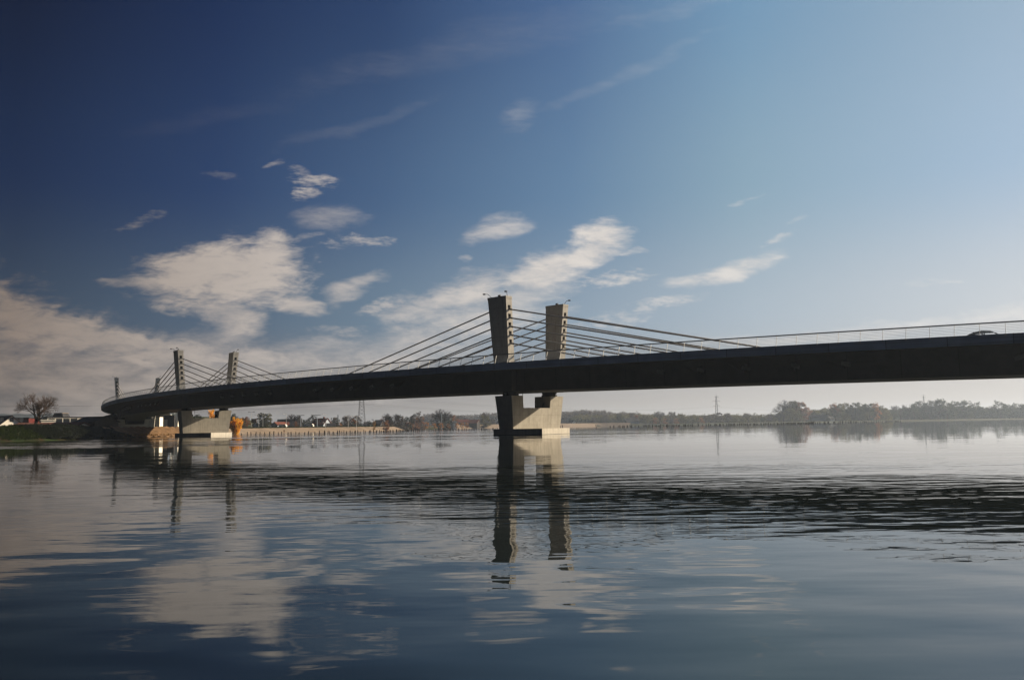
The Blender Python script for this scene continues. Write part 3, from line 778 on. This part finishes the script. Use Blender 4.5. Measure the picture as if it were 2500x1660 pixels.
SE = [ # stretch of shore, (px, top, Y, colour, kind, widen)
 ('on shore between pier and slim mast', [(1450,1016,985,'grey','round',1.3),(1478,1012,1010,'grey','round',1.3),(1512,1008,1010,'dark','round',1.2),(1545,1006,1010,'grey','round',1.2),(1553,1012,990,'rust','round',.8),
   (1575,1012,980,'olive','round',1.2),(1598,1018,960,'rust','shrub',1.1),(1610,1003,1000,'grey','bare',1.2),(1622,1020,960,'rust','shrub',1.1),(1640,1003,1000,'grey','round',1.1),(1650,1020,960,'rust','shrub',1.2),(1665,1010,975,'olive','round',1.2),(1690,1012,975,'olive','round',1.25),(1712,1018,965,'rust','shrub',1.2),(1722,1013,1000,'grey','round',1.2),(1738,1010,1010,'grey','round',1.2)]),
 ('between slim mast and brown clump', [(1755,1006,1000,'grey','tall',1.6),(1775,1007,1020,'grey','round',1.4),(1795,1016,980,'olive','shrub',1.5),(1812,1018,985,'olive','round',1.4),(1826,1006,1020,'grey','bare',1.1),(1842,1015,1000,'olive','shrub',1.5),(1860,1018,1010,'green','round',1.4),(1880,1010,1030,'grey','round',1.4),(1902,1006,1050,'grey','bare',1.2),(1890,1020,1000,'olive','shrub',1.5)]),
 ('in brown clump right of mast', [(1912,984,1080,'grey','bare',1.2),(1926,974,1080,'grey','bare',1.0),(1938,978,1060,'olive','tall',1.5),(1952,980,1060,'rust','tall',1.4),(1966,992,1060,'rust','round',1.1),(1930,996,1040,'olive','round',1.2),(1948,1002,1030,'olive','shrub',1.3),(2000,1004,1120,'olive','shrub',1.5),(1985,1012,1080,'grey','shrub',1.6)]),
 ('in two-crowned clump by white hut', [(2036,982,1060,'rust','tall',1.5),(2048,984,1060,'olive','tall',1.6),(2064,982,1070,'olive','round',1.0),(2078,988,1070,'olive','tall',1.5),(2095,981,1070,'green','tall',1.6),(2108,985,1080,'green','round',1.0),(2122,984,1080,'olive','tall',1.6),(2137,981,1080,'orange','tall',1.3),(2148,988,1090,'olive','round',1.0),(2160,995,1100,'olive','round',1.0),(2058,1004,1050,'olive','shrub',1.8),(2120,1004,1060,'olive','shrub',1.8)]),
 ('in long hazy wood at right', [(2180,998,1180,'green','round',1.2),(2198,986,1220,'grey','bare',1.1),(2212,993,1200,'green','round',1.2),(2232,984,1200,'green','round',1.2),(2248,977,1220,'green','round',1.2),(2268,976,1220,'green','round',1.1),(2288,972,1220,'green','round',1.2),(2310,977,1220,'green','round',1.2),(2332,977,1240,'green','round',1.2),(2355,975,1240,'green','round',1.2),(2378,980,1260,'green','round',1.2),(2398,992,1260,'green','round',1.2),(2418,990,1280,'grey','bare',1.2),(2440,976,1280,'green','round',1.1),(2462,986,1300,'green','round',1.2),(2486,982,1300,'green','round',1.2),(2505,984,1300,'green','round',1.2)])]
for place, lst in SE:
    for i, (px, py, Y, col, k, wd) in enumerate(lst):
        o_ = sorted(range(len(lst)), key=lambda a: lst[a][0]).index(i)
        des = {'grey': 'grey', 'olive': 'olive', 'rust': 'rust-brown', 'dark': 'dark', 'green': 'blue-green hazy', 'orange': 'orange topped'}[col]
        kd = {'bare': 'bare', 'shrub': 'low bushy', 'tall': 'tall', 'round': 'rounded'}[k]
        tree(k, rnd.randint(1, 6) if k != 'bare' else rnd.randint(1, 3), col, px, py, Y, '%s %s tree, %s from left %s' % (des, kd, ORD[o_], place), 'shrub' if k == 'shrub' else ('bare_tree' if k == 'bare' else 'tree'), 'tree', 'trees ' + place, wd)

# far-off woods: masses nobody could count
def wood(name, label, pts, colour, depth=60, dens=1.0):
    "pts: px, top py, Y"
    mb = MB(); rg = random.Random(len(name) + int(pts[0][0]))
    for (p0, t0, Y0), (p1, t1, Y1) in zip(pts[:-1], pts[1:]):
        n = int(abs(p1 - p0) * dens)
        for i in range(n):
            k = rg.random(); px = p0 + (p1 - p0) * k; Y = Y0 + (Y1 - Y0) * k + rg.uniform(0, depth)
            top = at(px, t0 + (t1 - t0) * k, Y).z + rg.gauss(0, 1.1); x = at(px, 1030, Y).x
            H = max(2, top - .5)
            for j in range(5):
                zc = .5 + H * (j + .5) / 5; rr = H * .22 * (1.2 if j < 4 else .8)
                leaf_tris(mb, (x + rg.gauss(0, rr * .6), Y + rg.uniform(-rr, rr), min(zc, top - rr * .5)), rr, 12, rr * .55, rg, .8)
    tag(mb.build(name, LEAF[colour]), label, 'wood', None, 'stuff')
wood('woods', 'low grey wooded rise far behind the orange shrubs and red roofs', [(1035,1013,1250),(1060,1014,1250),(1110,1016,1300),(1150,1015,1300),(1185,1010,1300),(1235,1008,1300)], 'grey', 60, 1.2)
wood('woods', 'dark grey wood right of the main pier across the water', [(1370,1007,1150),(1400,1006,1150),(1425,1004,1150),(1455,1005,1150),(1500,1008,1150),(1560,1011,1150)], 'grey', 70, 1.4)
wood('woods', 'low mixed thicket along the far right shore', [(1400,1016,1060),(1560,1014,1040),(1700,1015,1040),(1900,1014,1060)], 'olive', 60, 2.)
wood('woods', 'palest woodland fading in haze behind the right shore trees', [(1900,1010,1700),(2010,1004,1700),(2050,1008,1700),(2200,1004,1800),(2520,996,1800)], 'green', 100, .8)
wood('woods', 'low green fringe under the hazy wood at the far right', [(2160,1006,1230),(2240,996,1230),(2300,993,1240),(2400,1000,1260),(2510,998,1300)], 'green', 60, 2.2)
wood('woods', 'dark hedges and garden bushes between the village houses', [(560,1040,460),(700,1036,470),(860,1034,480),(985,1030,520)], 'dark', 60, .9)
wood('woods', 'rust and olive underwood at the foot of the two-crowned clump', [(1905,1004,1090),(1975,1004,1090),(2030,1000,1100),(2165,998,1110)], 'olive', 30, 2.)
# wooded hill behind the left bank
hm = MB(); nh = 60
for i in range(nh + 1):
    px = -260 + 640 * i / nh; tp = 1010 + (6 if px > 150 else 0) + 1.2 * math.sin(i * 1.7) + max(0, px - 120) * .09
    for j, (Y, f) in enumerate(((1500, 0), (1650, .55), (1800, 1.0), (2100, .3))):
        a = at(px, tp, 1800); hm.v.append((a.x * Y / 1800, Y, max(0, a.z * f)))
for i in range(nh):
    for j in range(3): k = i * 4 + j; hm.f.append((k, k + 4, k + 5, k + 1))
struct('hills', hm, LEAF['dark'])

tufts('bank_grass', 'rough grass and weeds painted dark for shade on the left bank under the bridge end', [(-76.1, 147), (-74.2, 151), (-72.3, 160), (-80, 178), (-79.3, 189)], 2600, 'dark', 9, .5)  # tufts coloured dark to continue the painted shade of the bank
tufts('bank_grass', 'sunlit green rough grass on the bank left of the bare tree', [(-130, 130), (-78, 138), (-75.5, 147)], 2400, 'grass', 12, .35)
tufts('bank_grass', 'dry brown weeds on the sunlit earth bank beside the second pier', [(-79.6, 186), (-79, 200), (-77.6, 225), (-82, 244)], 1500, 'straw', 6, .3)
tufts('bank_grass', 'green verge along the top of the stone bank', [(-104, 333), (-89, 372), (-69.5, 408), (-62.5, 480)], 2600, 'grass', 3, .55)
# ------------------------------------------------------------------ houses
def house(name, label, px0, px1, py_eave, py_ridge, Y, depth, rz, wall, roof, ridge='x', windows=0, wpos=None, chimney=False, cat='house', base=None, over=.4, wmat=None):
    a = at(px0, py_eave, Y); b = at(px1, py_eave, Y); zr = at((px0 + px1) / 2, py_ridge, Y).z
    xc = (a.x + b.x) / 2; zb = (ground_z(xc, Y) - .2) if base is None else base
    W_ = (b.x - a.x) / max(.3, math.cos(rz) + 0 * depth); he = a.z - zb; hr = zr - zb
    t_ = thing(name, label, cat, (xc, Y, zb), rz, None)
    w2, d2 = W_ / 2, depth / 2; mb = MB()
    if ridge == 'x':
        mb.poly([(-w2, -d2, 0), (w2, -d2, 0), (w2, d2, 0), (-w2, d2, 0), (-w2, -d2, he), (w2, -d2, he), (w2, d2, he), (-w2, d2, he), (-w2, 0, hr), (w2, 0, hr)],
                [(0, 1, 5, 4), (2, 3, 7, 6), (1, 2, 6, 9, 5), (3, 0, 4, 8, 7), (4, 5, 9, 8), (6, 7, 8, 9), (3, 2, 1, 0)])
    else:
        mb.poly([(-w2, -d2, 0), (w2, -d2, 0), (w2, d2, 0), (-w2, d2, 0), (-w2, -d2, he), (w2, -d2, he), (w2, d2, he), (-w2, d2, he), (0, -d2, hr), (0, d2, hr)],
                [(1, 2, 6, 5), (3, 0, 4, 7), (0, 1, 5, 8, 4), (2, 3, 7, 9, 6), (5, 6, 9, 8), (7, 4, 8, 9), (3, 2, 1, 0)])
    mb.build('wall', wall, t_)
    rb = MB(); th = .22; sl_ = (hr - he)
    if ridge == 'x':
        for e in (-1, 1):
            k = sl_ / d2
            rb.hexa([(-w2 - over, e * (d2 + over), he - over * k + .03), (w2 + over, e * (d2 + over), he - over * k + .03), (w2 + over, 0, hr + .03), (-w2 - over, 0, hr + .03),
                     (-w2 - over, e * (d2 + over), he - over * k + .03 + th), (w2 + over, e * (d2 + over), he - over * k + .03 + th), (w2 + over, 0, hr + .03 + th), (-w2 - over, 0, hr + .03 + th)])
    else:
        for e in (-1, 1):
            k = sl_ / w2
            rb.hexa([(e * (w2 + over), -d2 - over, he - over * k + .03), (e * (w2 + over), d2 + over, he - over * k + .03), (0, d2 + over, hr + .03), (0, -d2 - over, hr + .03),
                     (e * (w2 + over), -d2 - over, he - over * k + .03 + th), (e * (w2 + over), d2 + over, he - over * k + .03 + th), (0, d2 + over, hr + .03 + th), (0, -d2 - over, hr + .03 + th)])
    ro = rb.build('roof', roof, t_)
    if chimney: MB().box(-.35, .35, -.35, .35, hr - .5, hr + .9, lambda x, y, z: (x + w2 * .4, y + .2, z)).build('chimney', red_r, ro)
    for i in range(windows):
        x = -w2 + W_ * (i + .5) / windows; z = (wpos if wpos is not None else he * .5)
        wi = MB().box(x - .45, x + .45, -d2 - .05, -d2 + .02, z - .55, z + .55).build('window', wmat or glass_m, t_)
    return t_
house('house', 'dark roofed house with a bright white gable and three small windows at the left edge', -10, 34, 1043, 1017, 235, 9, R(48), white_p, dark_r, 'y', 3, 3.2, base=1.6, over=.5)
house('house', 'narrow pale plastered house between the white gable and the dark red block', 36, 46, 1024, 1021, 262, 4, R(50), white_p, dark_r, 'x', 0)
def block(name, label, px0, px1, pyt, Y, depth, m, rz=0, cat='building', roofm=None, base=None):
    a = at(px0, pyt, Y); b = at(px1, pyt, Y); xc = (a.x + b.x) / 2; zb = (ground_z(xc, Y) - .2) if base is None else base
    t_ = thing(name, label, cat, (xc, Y, zb), rz); w2 = (b.x - a.x) / 2 / math.cos(rz); h = a.z - zb
    MB().box(-w2, w2, -depth / 2, depth / 2, 0, h).build('wall', m, t_)
    MB().box(-w2 - .2, w2 + .2, -depth / 2 - .2, depth / 2 + .2, h + .003, h + .25).build('roof', roofm or dark_r, t_)
    return t_, w2, h, depth / 2
block('shed', 'windowless dark red clad block right of the white gable house', 46, 82, 1022, 262, 9, red_w, R(10), cat='shed')
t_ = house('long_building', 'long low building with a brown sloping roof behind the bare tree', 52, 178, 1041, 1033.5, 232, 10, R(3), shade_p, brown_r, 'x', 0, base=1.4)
h_ = house('barn', 'low barn with a white sunlit gable end at the right of the long brown roof', 178, 207, 1043, 1033, 226, 6, R(48), white_p, red_r, 'y', 0, base=1.4)
for i, (px, wpx) in enumerate(((139, 2.0), (143, 2), (147, 2), (155, 3), (162, 2), (168, 2), (173, 2))):
    a = at(px, 1047.5, 220); tag(MB().box(a.x - .2, a.x + .2 + .05 * wpx, 219.6, 220.4, 1.6, 2.45).build('white_barrel', white_p), 'small white barrel standing under the eaves of the long brown roof', 'barrel', 'white barrels by the long building')
# glazed hall
t_, w2, h, d2 = block('glazed_hall', 'white framed hall with dark glazing behind the long brown roof', 131, 207, 1020, 300, 4, white_p, R(46))
x0 = -w2
for i in range(4):
    xa = x0 + .3 + i * (w2 * 2 * .62) / 4; xb = x0 - .05 + (i + 1) * (w2 * 2 * .62) / 4
    MB().box(xa, xb, -d2 - .06, -d2 + .02, h * .62, h * .93).build('window', glass_m, t_)
    MB().box(xa, xb, -d2 - .05, -d2 + .02, h * .40, h * .56).build('window', glass_m, t_)
rp = MB(); a = at(136, 1018.5, 300); b = at(163, 1018.5, 300)
tb = thing('roof_plant_room', 'dark trapezoid plant room on top of the glazed hall', 'plant room', ((a.x + b.x) / 2, 300, at(150, 1020, 300).z + .2))
ww = (b.x - a.x) / 2
MB().hexa([(-ww, -2.5, .0), (ww, -2.5, 0), (ww, 2.5, 0), (-ww, 2.5, 0), (-ww * .72, -2, 1.3), (ww * .72, -2, 1.3), (ww * .72, 2, 1.3), (-ww * .72, 2, 1.3)]).build('wall', dark_r, tb)
MB().box(-ww * .78, ww * .78, -2.2, 2.2, 1.303, 1.42).build('roof', sand_m, tb)
block('shed', 'small cream shed behind the branches of the bare tree', 84, 100, 1023, 300, 3, white_p, R(46), 'shed')
block('shed', 'yellowish box shed between bare tree and glazed hall', 116, 129, 1021, 300, 3, sand_m, R(46), 'shed', white_p)
block('shed', 'low white shed roof under the yellowish box shed', 104, 128, 1027, 285, 2, white_p, R(40), 'shed', white_p)
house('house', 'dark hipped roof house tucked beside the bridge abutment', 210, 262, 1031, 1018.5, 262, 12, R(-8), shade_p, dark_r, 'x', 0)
block('site_hut', 'pale block standing under the bridge between third pier and abutment', 384, 394, 1018, 318, 3, white_p, 0, 'hut')
block('retaining_wall', 'long dark wall under the far end of the bridge', 392, 428, 1016, 335, 2, shade_p, 0, 'wall')
block('retaining_wall', 'dark low wall behind the third pier under the bridge', 300, 392, 1026, 330, 2, shade_p, 0, 'wall')
wc = thing('concrete_column', 'tapering concrete column, sunlight painted white, with a winged head left of the second pier', 'column', (at(432, 1046, 300).x, 300, 1.6))  # sunlit concrete: the light is put into the colour as white
MB().hexa([(-.35, -.5, 0), (.35, -.5, 0), (.35, .5, 0), (-.35, .5, 0), (-.55, -.6, 6.2), (.75, -.6, 6.2), (.75, .6, 6.2), (-.55, .6, 6.2)]).build('shaft', white_p, wc)
MB().hexa([(-.5, -.5, 4.6), (-.45, -.5, 5.2), (-.45, .5, 5.2), (-.5, .5, 4.6), (-2.4, -.5, 5.7), (-1.9, -.5, 6.1), (-1.9, .5, 6.1), (-2.4, .5, 5.7)]).build('wing', white_p, wc)
block('wall_end', 'grey concrete wall end beside the white winged column', 434, 441, 1012, 303, 3, concrete, 0, 'wall', concrete)
VH = [ # village
 ('house','small blue-grey gabled house with a red side roof',674,690,1037,1031,440,8,R(-20),grey_p,red_r,'y',0,None,False),
 ('house','house with a short bright red roof left of the big dark roof',688,704,1038,1031,450,8,R(15),grey_p,red_r,'x',0,None,False),
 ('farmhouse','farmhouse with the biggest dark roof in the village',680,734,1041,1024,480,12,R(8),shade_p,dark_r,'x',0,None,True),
 ('house','pale house with a small bright gable left of the big dark roof',652,662,1037,1030,460,7,R(25),white_p,dark_r,'y',1,2.5,False),
 ('shed','small grey roofed shed behind the signboard',618,630,1037,1031,450,6,R(20),grey_p,dark_r,'y',0,None,False),
 ('house','blue-grey house with a large bright red roof right of the line poles',770,800,1036,1022,450,9,R(-14),grey_p,red_r,'x',2,3.2,True),
 ('house','dark roofed bungalow right of the red roofed house',796,818,1042,1034,440,8,R(10),grey_p,dark_r,'x',0,None,False),
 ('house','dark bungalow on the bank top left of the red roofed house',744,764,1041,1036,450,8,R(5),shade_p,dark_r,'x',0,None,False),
 ('house','long dark roofed house right of the lattice mast',890,905,1038,1031,480,9,R(6),grey_p,dark_r,'x',0,None,False),
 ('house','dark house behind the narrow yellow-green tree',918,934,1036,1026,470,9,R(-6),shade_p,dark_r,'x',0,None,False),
 ('house','white house with a wide dark roof above the orange shrubs',1003,1029,1031,1022,620,11,R(18),white_p,dark_r,'x',2,3.0,True),
 ('house','small bright white annexe above the orange shrubs',1104,1112,1032,1029,690,6,R(20),white_p,dark_r,'x',1,1.5,False),
 ('house','grey house with a flat pale roof left of the white annexe',1094,1110,1030,1026,720,8,R(10),grey_p,dark_r,'x',0,None,False),
 ('house','wide red roofed house behind the orange shrubs',1118,1143,1031,1024,760,10,R(4),grey_p,red_r,'x',0,None,True),
 ('house','house with a dark gable and red roof nearest the main pier',1146,1168,1033,1025,760,10,R(-12),shade_p,red_r,'x',0,None,False),
 ('house','tiny white house half hidden left of the main pier',1211,1220,1034,1029,830,8,R(10),grey_p,dark_r,'y',0,None,False),
 ('house','small white gabled house right of the main pier across the water',1392,1401,1032,1025,960,8,R(30),white_p,dark_r,'y',1,2.0,False),
 ('house','dark roofed house at the shore right of the small white gable',1525,1557,1029,1021,975,10,R(12),grey_p,dark_r,'x',0,None,False),
 ('hut','small white hut beside the two-crowned tree clump',2021,2033,1023,1017,1040,8,R(20),white_p,dark_r,'x',1,2.0,False),
 ('house','long low grey house among trees left of the white hut',1978,2022,1020,1013,1050,10,R(0),grey_p,dark_r,'x',0,None,False)]
for nm, lab, a0, a1, e_, r_, Y, dp, rz_, wm_, rm_, rg_, nw, wp, ch in VH:
    house(nm, lab, a0, a1, e_, r_, Y, dp, rz_, wm_, rm_, rg_, nw, wp, ch, 'house' if nm != 'shed' else 'shed')

# ------------------------------------------------------------------ poles, masts, lamps
def lattice(name, label, px, pyt, Y, wbase, wtop, base=None, arms=()):
    p = at(px, pyt, Y); zb = ground_z(p.x, Y) if base is None else base; H = p.z - zb
    t_ = thing(name, label, 'power mast', (p.x, Y, zb)); mb = MB(); r = .12 if Y < 900 else .16
    n = 12; wd = lambda z: wbase + (wtop - wbase) * min(1, z / (H * .9))
    for ex, ey in ((-1, -1), (1, -1), (1, 1), (-1, 1)):
        mb.tube((ex * wbase / 2, ey * wbase / 2, 0), (ex * wtop / 2, ey * wtop / 2, H * .9), r, r * .7, 4)
    mb.tube((0, 0, H * .88), (0, 0, H), r, r * .6, 4)
    for i in range(n):
        z0, z1 = H * .9 * i / n, H * .9 * (i + 1) / n
        for (ax, ay), (bx, by) in (((-1, -1), (1, -1)), ((1, -1), (1, 1)), ((1, 1), (-1, 1)), ((-1, 1), (-1, -1))):
            a = (ax * wd(z0) / 2, ay * wd(z0) / 2, z0); b = (bx * wd(z1) / 2, by * wd(z1) / 2, z1); mb.tube(a, b, r * .45, n=3, cap=False)
            a = (bx * wd(z0) / 2, by * wd(z0) / 2, z0); b = (ax * wd(z1) / 2, ay * wd(z1) / 2, z1); mb.tube(a, b, r * .45, n=3, cap=False)
    mb.build('lattice_tower', rail_m, t_)
    for f, ln in arms:
        c = MB(); c.tube((-ln, 0, H * f), (ln, 0, H * f), r * .8, n=4); c.tube((-ln, 0, H * f), (0, 0, H * f + ln * .25), r * .5, n=4); c.tube((ln, 0, H * f), (0, 0, H * f + ln * .25), r * .5, n=4)
        for e in (-1, 1): c.tube((e * ln, 0, H * f), (e * ln, 0, H * f - 1.4), r * .5, n=4)
        c.build('cross_arm', rail_m, t_)
    return t_, H
m1, H1 = lattice('lattice_mast', 'large grey lattice power mast standing behind the bridge left of the main pier', 883, 930, 560, 4.6, 1.4, arms=((.62, 4.6), (.78, 5.2), (.92, 3.6)))
m2, H2 = lattice('lattice_mast', 'slim lattice power mast with three cross arms above the far shore', 1748, 960, 1150, 4.2, 1.0, arms=((.58, 4.2), (.74, 4.6), (.88, 3.0)))
m3, H3 = lattice('lattice_mast', 'tiny distant lattice mast above the hazy wood at the right', 2254, 961, 1500, 4.2, 1.0, arms=((.93, 4.0), (.86, 3.4)))
def powerline(a, b, lab, offs):
    for ox, oz in offs:
        mb = MB(); n = 14; pts = []
        for i in range(n + 1):
            k = i / n; p = a + (b - a) * k; pts.append(p + Vector((ox, 0, oz - 4 * 7.0 * k * (1 - k))))
        for p, q_ in zip(pts[:-1], pts[1:]): mb.tube(p, q_, .035, n=3, cap=False)
        tag(mb.build('power_line', dark_steel), lab, 'power line', 'sagging power lines in the sky')
A1 = Vector(m1.location); A2 = Vector(m2.location); A0 = Vector((-520, 470, 2))
LP_ = [(e * w_, f) for f, w_ in ((.60, 4.6), (.76, 5.2)) for e in (-1, 1)]
powerline(A1, A2, 'thin sagging power line between the large mast and the slim far mast', [(w_, H1 * f - 2) for w_, f in LP_])
powerline(A0 + Vector((0, 0, 4)), A1, 'thin sagging power line running left from the large mast', [(w_, H1 * f - 2) for w_, f in LP_])
powerline(A2, Vector(m3.location), 'thin sagging power line between the slim mast and the tiny far mast', [(w_, H2 * f - 2) for w_, f in LP_[:2]])
def tpole(px, pyt, Y, lab, arm=1.9):
    p = at(px, pyt, Y); zb = ground_z(p.x, Y); H = p.z - zb; t_ = thing('line_pole', lab, 'utility pole', (p.x, Y, zb))
    MB().tube((0, 0, 0), (0, 0, H), .22, .16, 8).build('pole', grey_p, t_); MB().box(-arm, arm, -.1, .1, H - .25, H - .05).build('cross_arm', dark_steel, t_)
tpole(734, 1013, 400, 'left one of the two T-shaped line poles above the stone bank', 1.6)
tpole(774, 1012.5, 400, 'right one of the two T-shaped line poles above the stone bank', 1.6)
tpole(1078, 1009, 620, 'pale line pole with short cross arm above the orange shrubs', 1.2)
def lamp(px, pyt, Y, lab, heads=1, big=1., white=True):
    p = at(px, pyt, Y); zb = ground_z(p.x, Y); H = p.z - zb; t_ = thing('street_lamp', lab, 'street lamp', (p.x, Y, zb))
    MB().tube((0, 0, 0), (0, 0, H), .10 * big, .07 * big, 6).build('pole', steel, t_)
    for e in ((-1, 1) if heads == 2 else (-1,)):
        MB().tube((0, 0, H), (e * .9, 0, H + .1), .05, n=5).sphere((e * 1.1, 0, H + .1), .34, (1.2, .7, .4)).build('lamp_head', lamp_w if white else lamp_h, t_)
for a in ((614, 1006, 400, 'tall thin street lamp just left of the signboard', 2, 1, False), (632, 1013, 400, 'street lamp right of the signboard with a white head', 1), (642, 1012, 420, 'street lamp with white head in front of the dark green tree', 1),
          (699, 1011, 400, 'street lamp with white head above the big dark roof', 1), (796, 1011.5, 400, 'street lamp with white head above the large red roof', 1), (850, 1016.5, 400, 'double headed street lamp left of the lattice mast', 2),
          (870, 1016.5, 400, 'white headed street lamp close to the lattice mast', 2), (795, 1032, 380, 'short white headed lamp in front of the large red roof', 1)):
    lamp(*a)
sg_ = thing('billboard', 'brown signboard on posts behind the orange-yellow bush', 'signboard', (at(620, 1040, 390).x, 390, 2.0))
zz = at(620, 1022, 390).z - 2.0; z2 = at(620, 1032, 390).z - 2.0
MB().box(-1.15, 1.15, -.08, .08, z2, zz).build('panel', sign_m, sg_)
for e in (-1, 1): MB().tube((e * .5, .12, -.2), (e * .5, .12, zz - .1), .08).build('post', dark_steel, sg_)
# lamp standing under the bridge
p = at(375, 1047, 268); ul = thing('street_lamp', 'sunlit white lamp post with two heads standing under the bridge', 'street lamp', (p.x, 268, 1.8))
MB().tube((0, 0, 0), (.35, 0, 3.6), .13, .11, 8).build('pole', white_p, ul)
MB().tube((.35, 0, 3.5), (-.25, 0, 3.55), .05).sphere((-.5, 0, 3.5), .26, (1.4, .8, .5)).build('lamp_head', lamp_w, ul)
MB().tube((.35, 0, 3.5), (.6, 0, 4.3), .05).sphere((.65, 0, 4.45), .22).build('lamp_head', lamp_w, ul)
# bushes and posts on the bank top
for i, (px, py, Y, lab) in enumerate([(640,1044,392,'small dark bush hanging over the stone bank, first from the orange-yellow bush'),(656,1043,392,'small dark bush on the stone bank, second from the orange-yellow bush'),(702,1042,398,'dark bush on the stone bank below the big dark roof'),(684,1050,384,'scrubby bush halfway down the stone bank'),(694,1052,350,'brush and driftwood low on the stone bank'),(832,1046,402,'dark scrub in the gully of the stone bank'),(765,1045,400,'small tuft on the stone bank below the right line pole'),(984,1042,500,'dark bush at the very end of the stone bank')]):
    p = at(px, py + 3, Y); d_, _ = shore_dist(p.x, Y)
    tree('shrub', 1 + i % 3, 'dark' if i != 4 else 'brown', px, py - 2.5, Y, lab, 'bush', 'bush', 'dark bushes on the stone bank', 1.0, base=at(px, py + 3.5, Y).z)
# vans
def van(px0, px1, Y, lab, py=1036.5):
    a = at(px0, py, Y); b = at(px1, py, Y); zb = ground_z((a.x + b.x) / 2, Y); t_ = thing('parked_van', lab, 'van', ((a.x + b.x) / 2, Y, zb)); w = max(1.6, (b.x - a.x) / 2)
    MB().poly([(-w, -.9, .3), (w, -.9, .3), (w, -.9, .9), (w * .7, -.9, 1.4), (-w, -.9, 1.5), (-w, .9, .3), (w, .9, .3), (w, .9, .9), (w * .7, .9, 1.4), (-w, .9, 1.5)],
              [(0, 1, 2, 3, 4), (9, 8, 7, 6, 5), (0, 5, 6, 1), (1, 6, 7, 2), (2, 7, 8, 3), (3, 8, 9, 4), (4, 9, 5, 0)]).build('body', white_p, t_)
    MB().box(w * .1, w * .6, -.93, -.91, .95, 1.3).build('window', glass_m, t_)
    for x in (-w * .6, w * .6): MB().tube((x, -.95, .33), (x, .95, .33), .33, n=12).build('wheel', rubber, t_)
van(688, 693.5, 392, 'white van parked on the bank top below the big dark roof'); van(753, 760, 392, 'white van parked on the bank top between the two line poles')

# ------------------------------------------------------------------ the rows of piles
def pile_meshes():
    out = []
    for i in range(4):
        rg = random.Random(i); mb = MB(); r = .10 + .015 * i
        n = 7; rings = [(0, r * 1.05), (1.0, r), (1.75, r * .95), (1.8 + .04 * i, r * .6)]
        k = 0
        for j, (z, rr) in enumerate(rings):
            for a in range(n): mb.v.append((rr * math.cos(a * 6.283 / n) + .012 * rg.gauss(0, 1), rr * math.sin(a * 6.283 / n), z))
        for j in range(3):
            for a in range(n): mb.f.append((j * n + a, j * n + (a + 1) % n, (j + 1) * n + (a + 1) % n, (j + 1) * n + a))
        mb.f.append(tuple(3 * n + a for a in range(n))); out.append(mb.mesh('pile', pole_t))
    return out
PM = pile_meshes(); np_ = 0
def piles(pts, step, label, group, prob=1.0, jit=.15, hgt=.75, big=1.0):
    global np_
    for (pa, Ya), (pb_, Yb) in zip(pts[:-1], pts[1:]):
        a = at(pa, hor(pa), Ya); b = at(pb_, hor(pb_), Yb); d = Vector((b.x - a.x, b.y - a.y)); n = max(1, int(d.length / step))
        for i in range(n):
            if rnd.random() > prob or np_ >= 296: continue
            k = (i + rnd.uniform(-jit, jit)) / n
            o = add('mooring_pile', PM[np_ % 4], None, (a.x + d.x * k, a.y + d.y * k, hgt - 1.8 + rnd.uniform(-.16, .16)), (big, big, 1))
            o.rotation_euler = (rnd.gauss(0, .07), rnd.gauss(0, .10), rnd.uniform(0, 6)); tag(o, label, 'wooden pile', group); np_ += 1
piles([(592, 214), (660, 216), (790, 218), (900, 238), (1000, 266), (1100, 283), (1216, 305)], .92, 'dark weathered pile in the long straight row left of the main pier', 'row of piles left of the main pier', .97, .3, .62, .8)
piles([(1491, 425), (1640, 440), (1900, 470), (1985, 520)], .95, 'dark stubby pile in the ragged row right of the main pier', 'row of piles right of the main pier', .78, .3, .75, 1.6)
piles([(1985, 520), (2200, 800), (2385, 1000)], 5.2, 'tiny far pile in the row before the right shore', 'row of piles before the right shore', .8, .3, .9, 2.2)
for px, Y, lab in ((1456, 400, 'lone leaning pile standing in open water right of the main pier'), (1369, 330, 'thin dark pile close behind the main pier footing'), (1374, 332, 'second thin pile behind the main pier footing, further right')):
    p = at(px, 1040, Y); o = add('mooring_pile', PM[1], None, (p.x, Y, -.6), (1.3, 1.3, 1.05)); o.rotation_euler = (0, -.12, 0); tag(o, lab, 'wooden pile')
p = at(1982, 1030, 530)
bu = MB().sphere((0, 0, 0), .55, (1, 1, .8)).tube((0, 0, .3), (0, 0, 1.2), .2, .1).build('buoy', dark_steel); bu.location = (p.x, 530, .1); tag(bu, 'small dark buoy floating before the far right shore', 'buoy')

# ------------------------------------------------------------------ haze
hz = MB().box(-2600, 3200, -60, 3150, -4.2, 46)
hzo = tag(hz.build('haze', None), None, None, None, 'stuff')
hmn = bpy.data.materials.new('haze'); hmn.use_nodes = True; t2 = hmn.node_tree; t2.nodes.clear()
vo = t2.nodes.new('ShaderNodeVolumePrincipled'); vo.inputs['Color'].default_value = (.66, .79, 1.0, 1); vo.inputs['Density'].default_value = .00016; vo.inputs['Anisotropy'].default_value = .35
om = t2.nodes.new('ShaderNodeOutputMaterial'); t2.links.new(vo.outputs[0], om.inputs['Volume']); hzo.data.materials.append(hmn)
print('piles', np_)
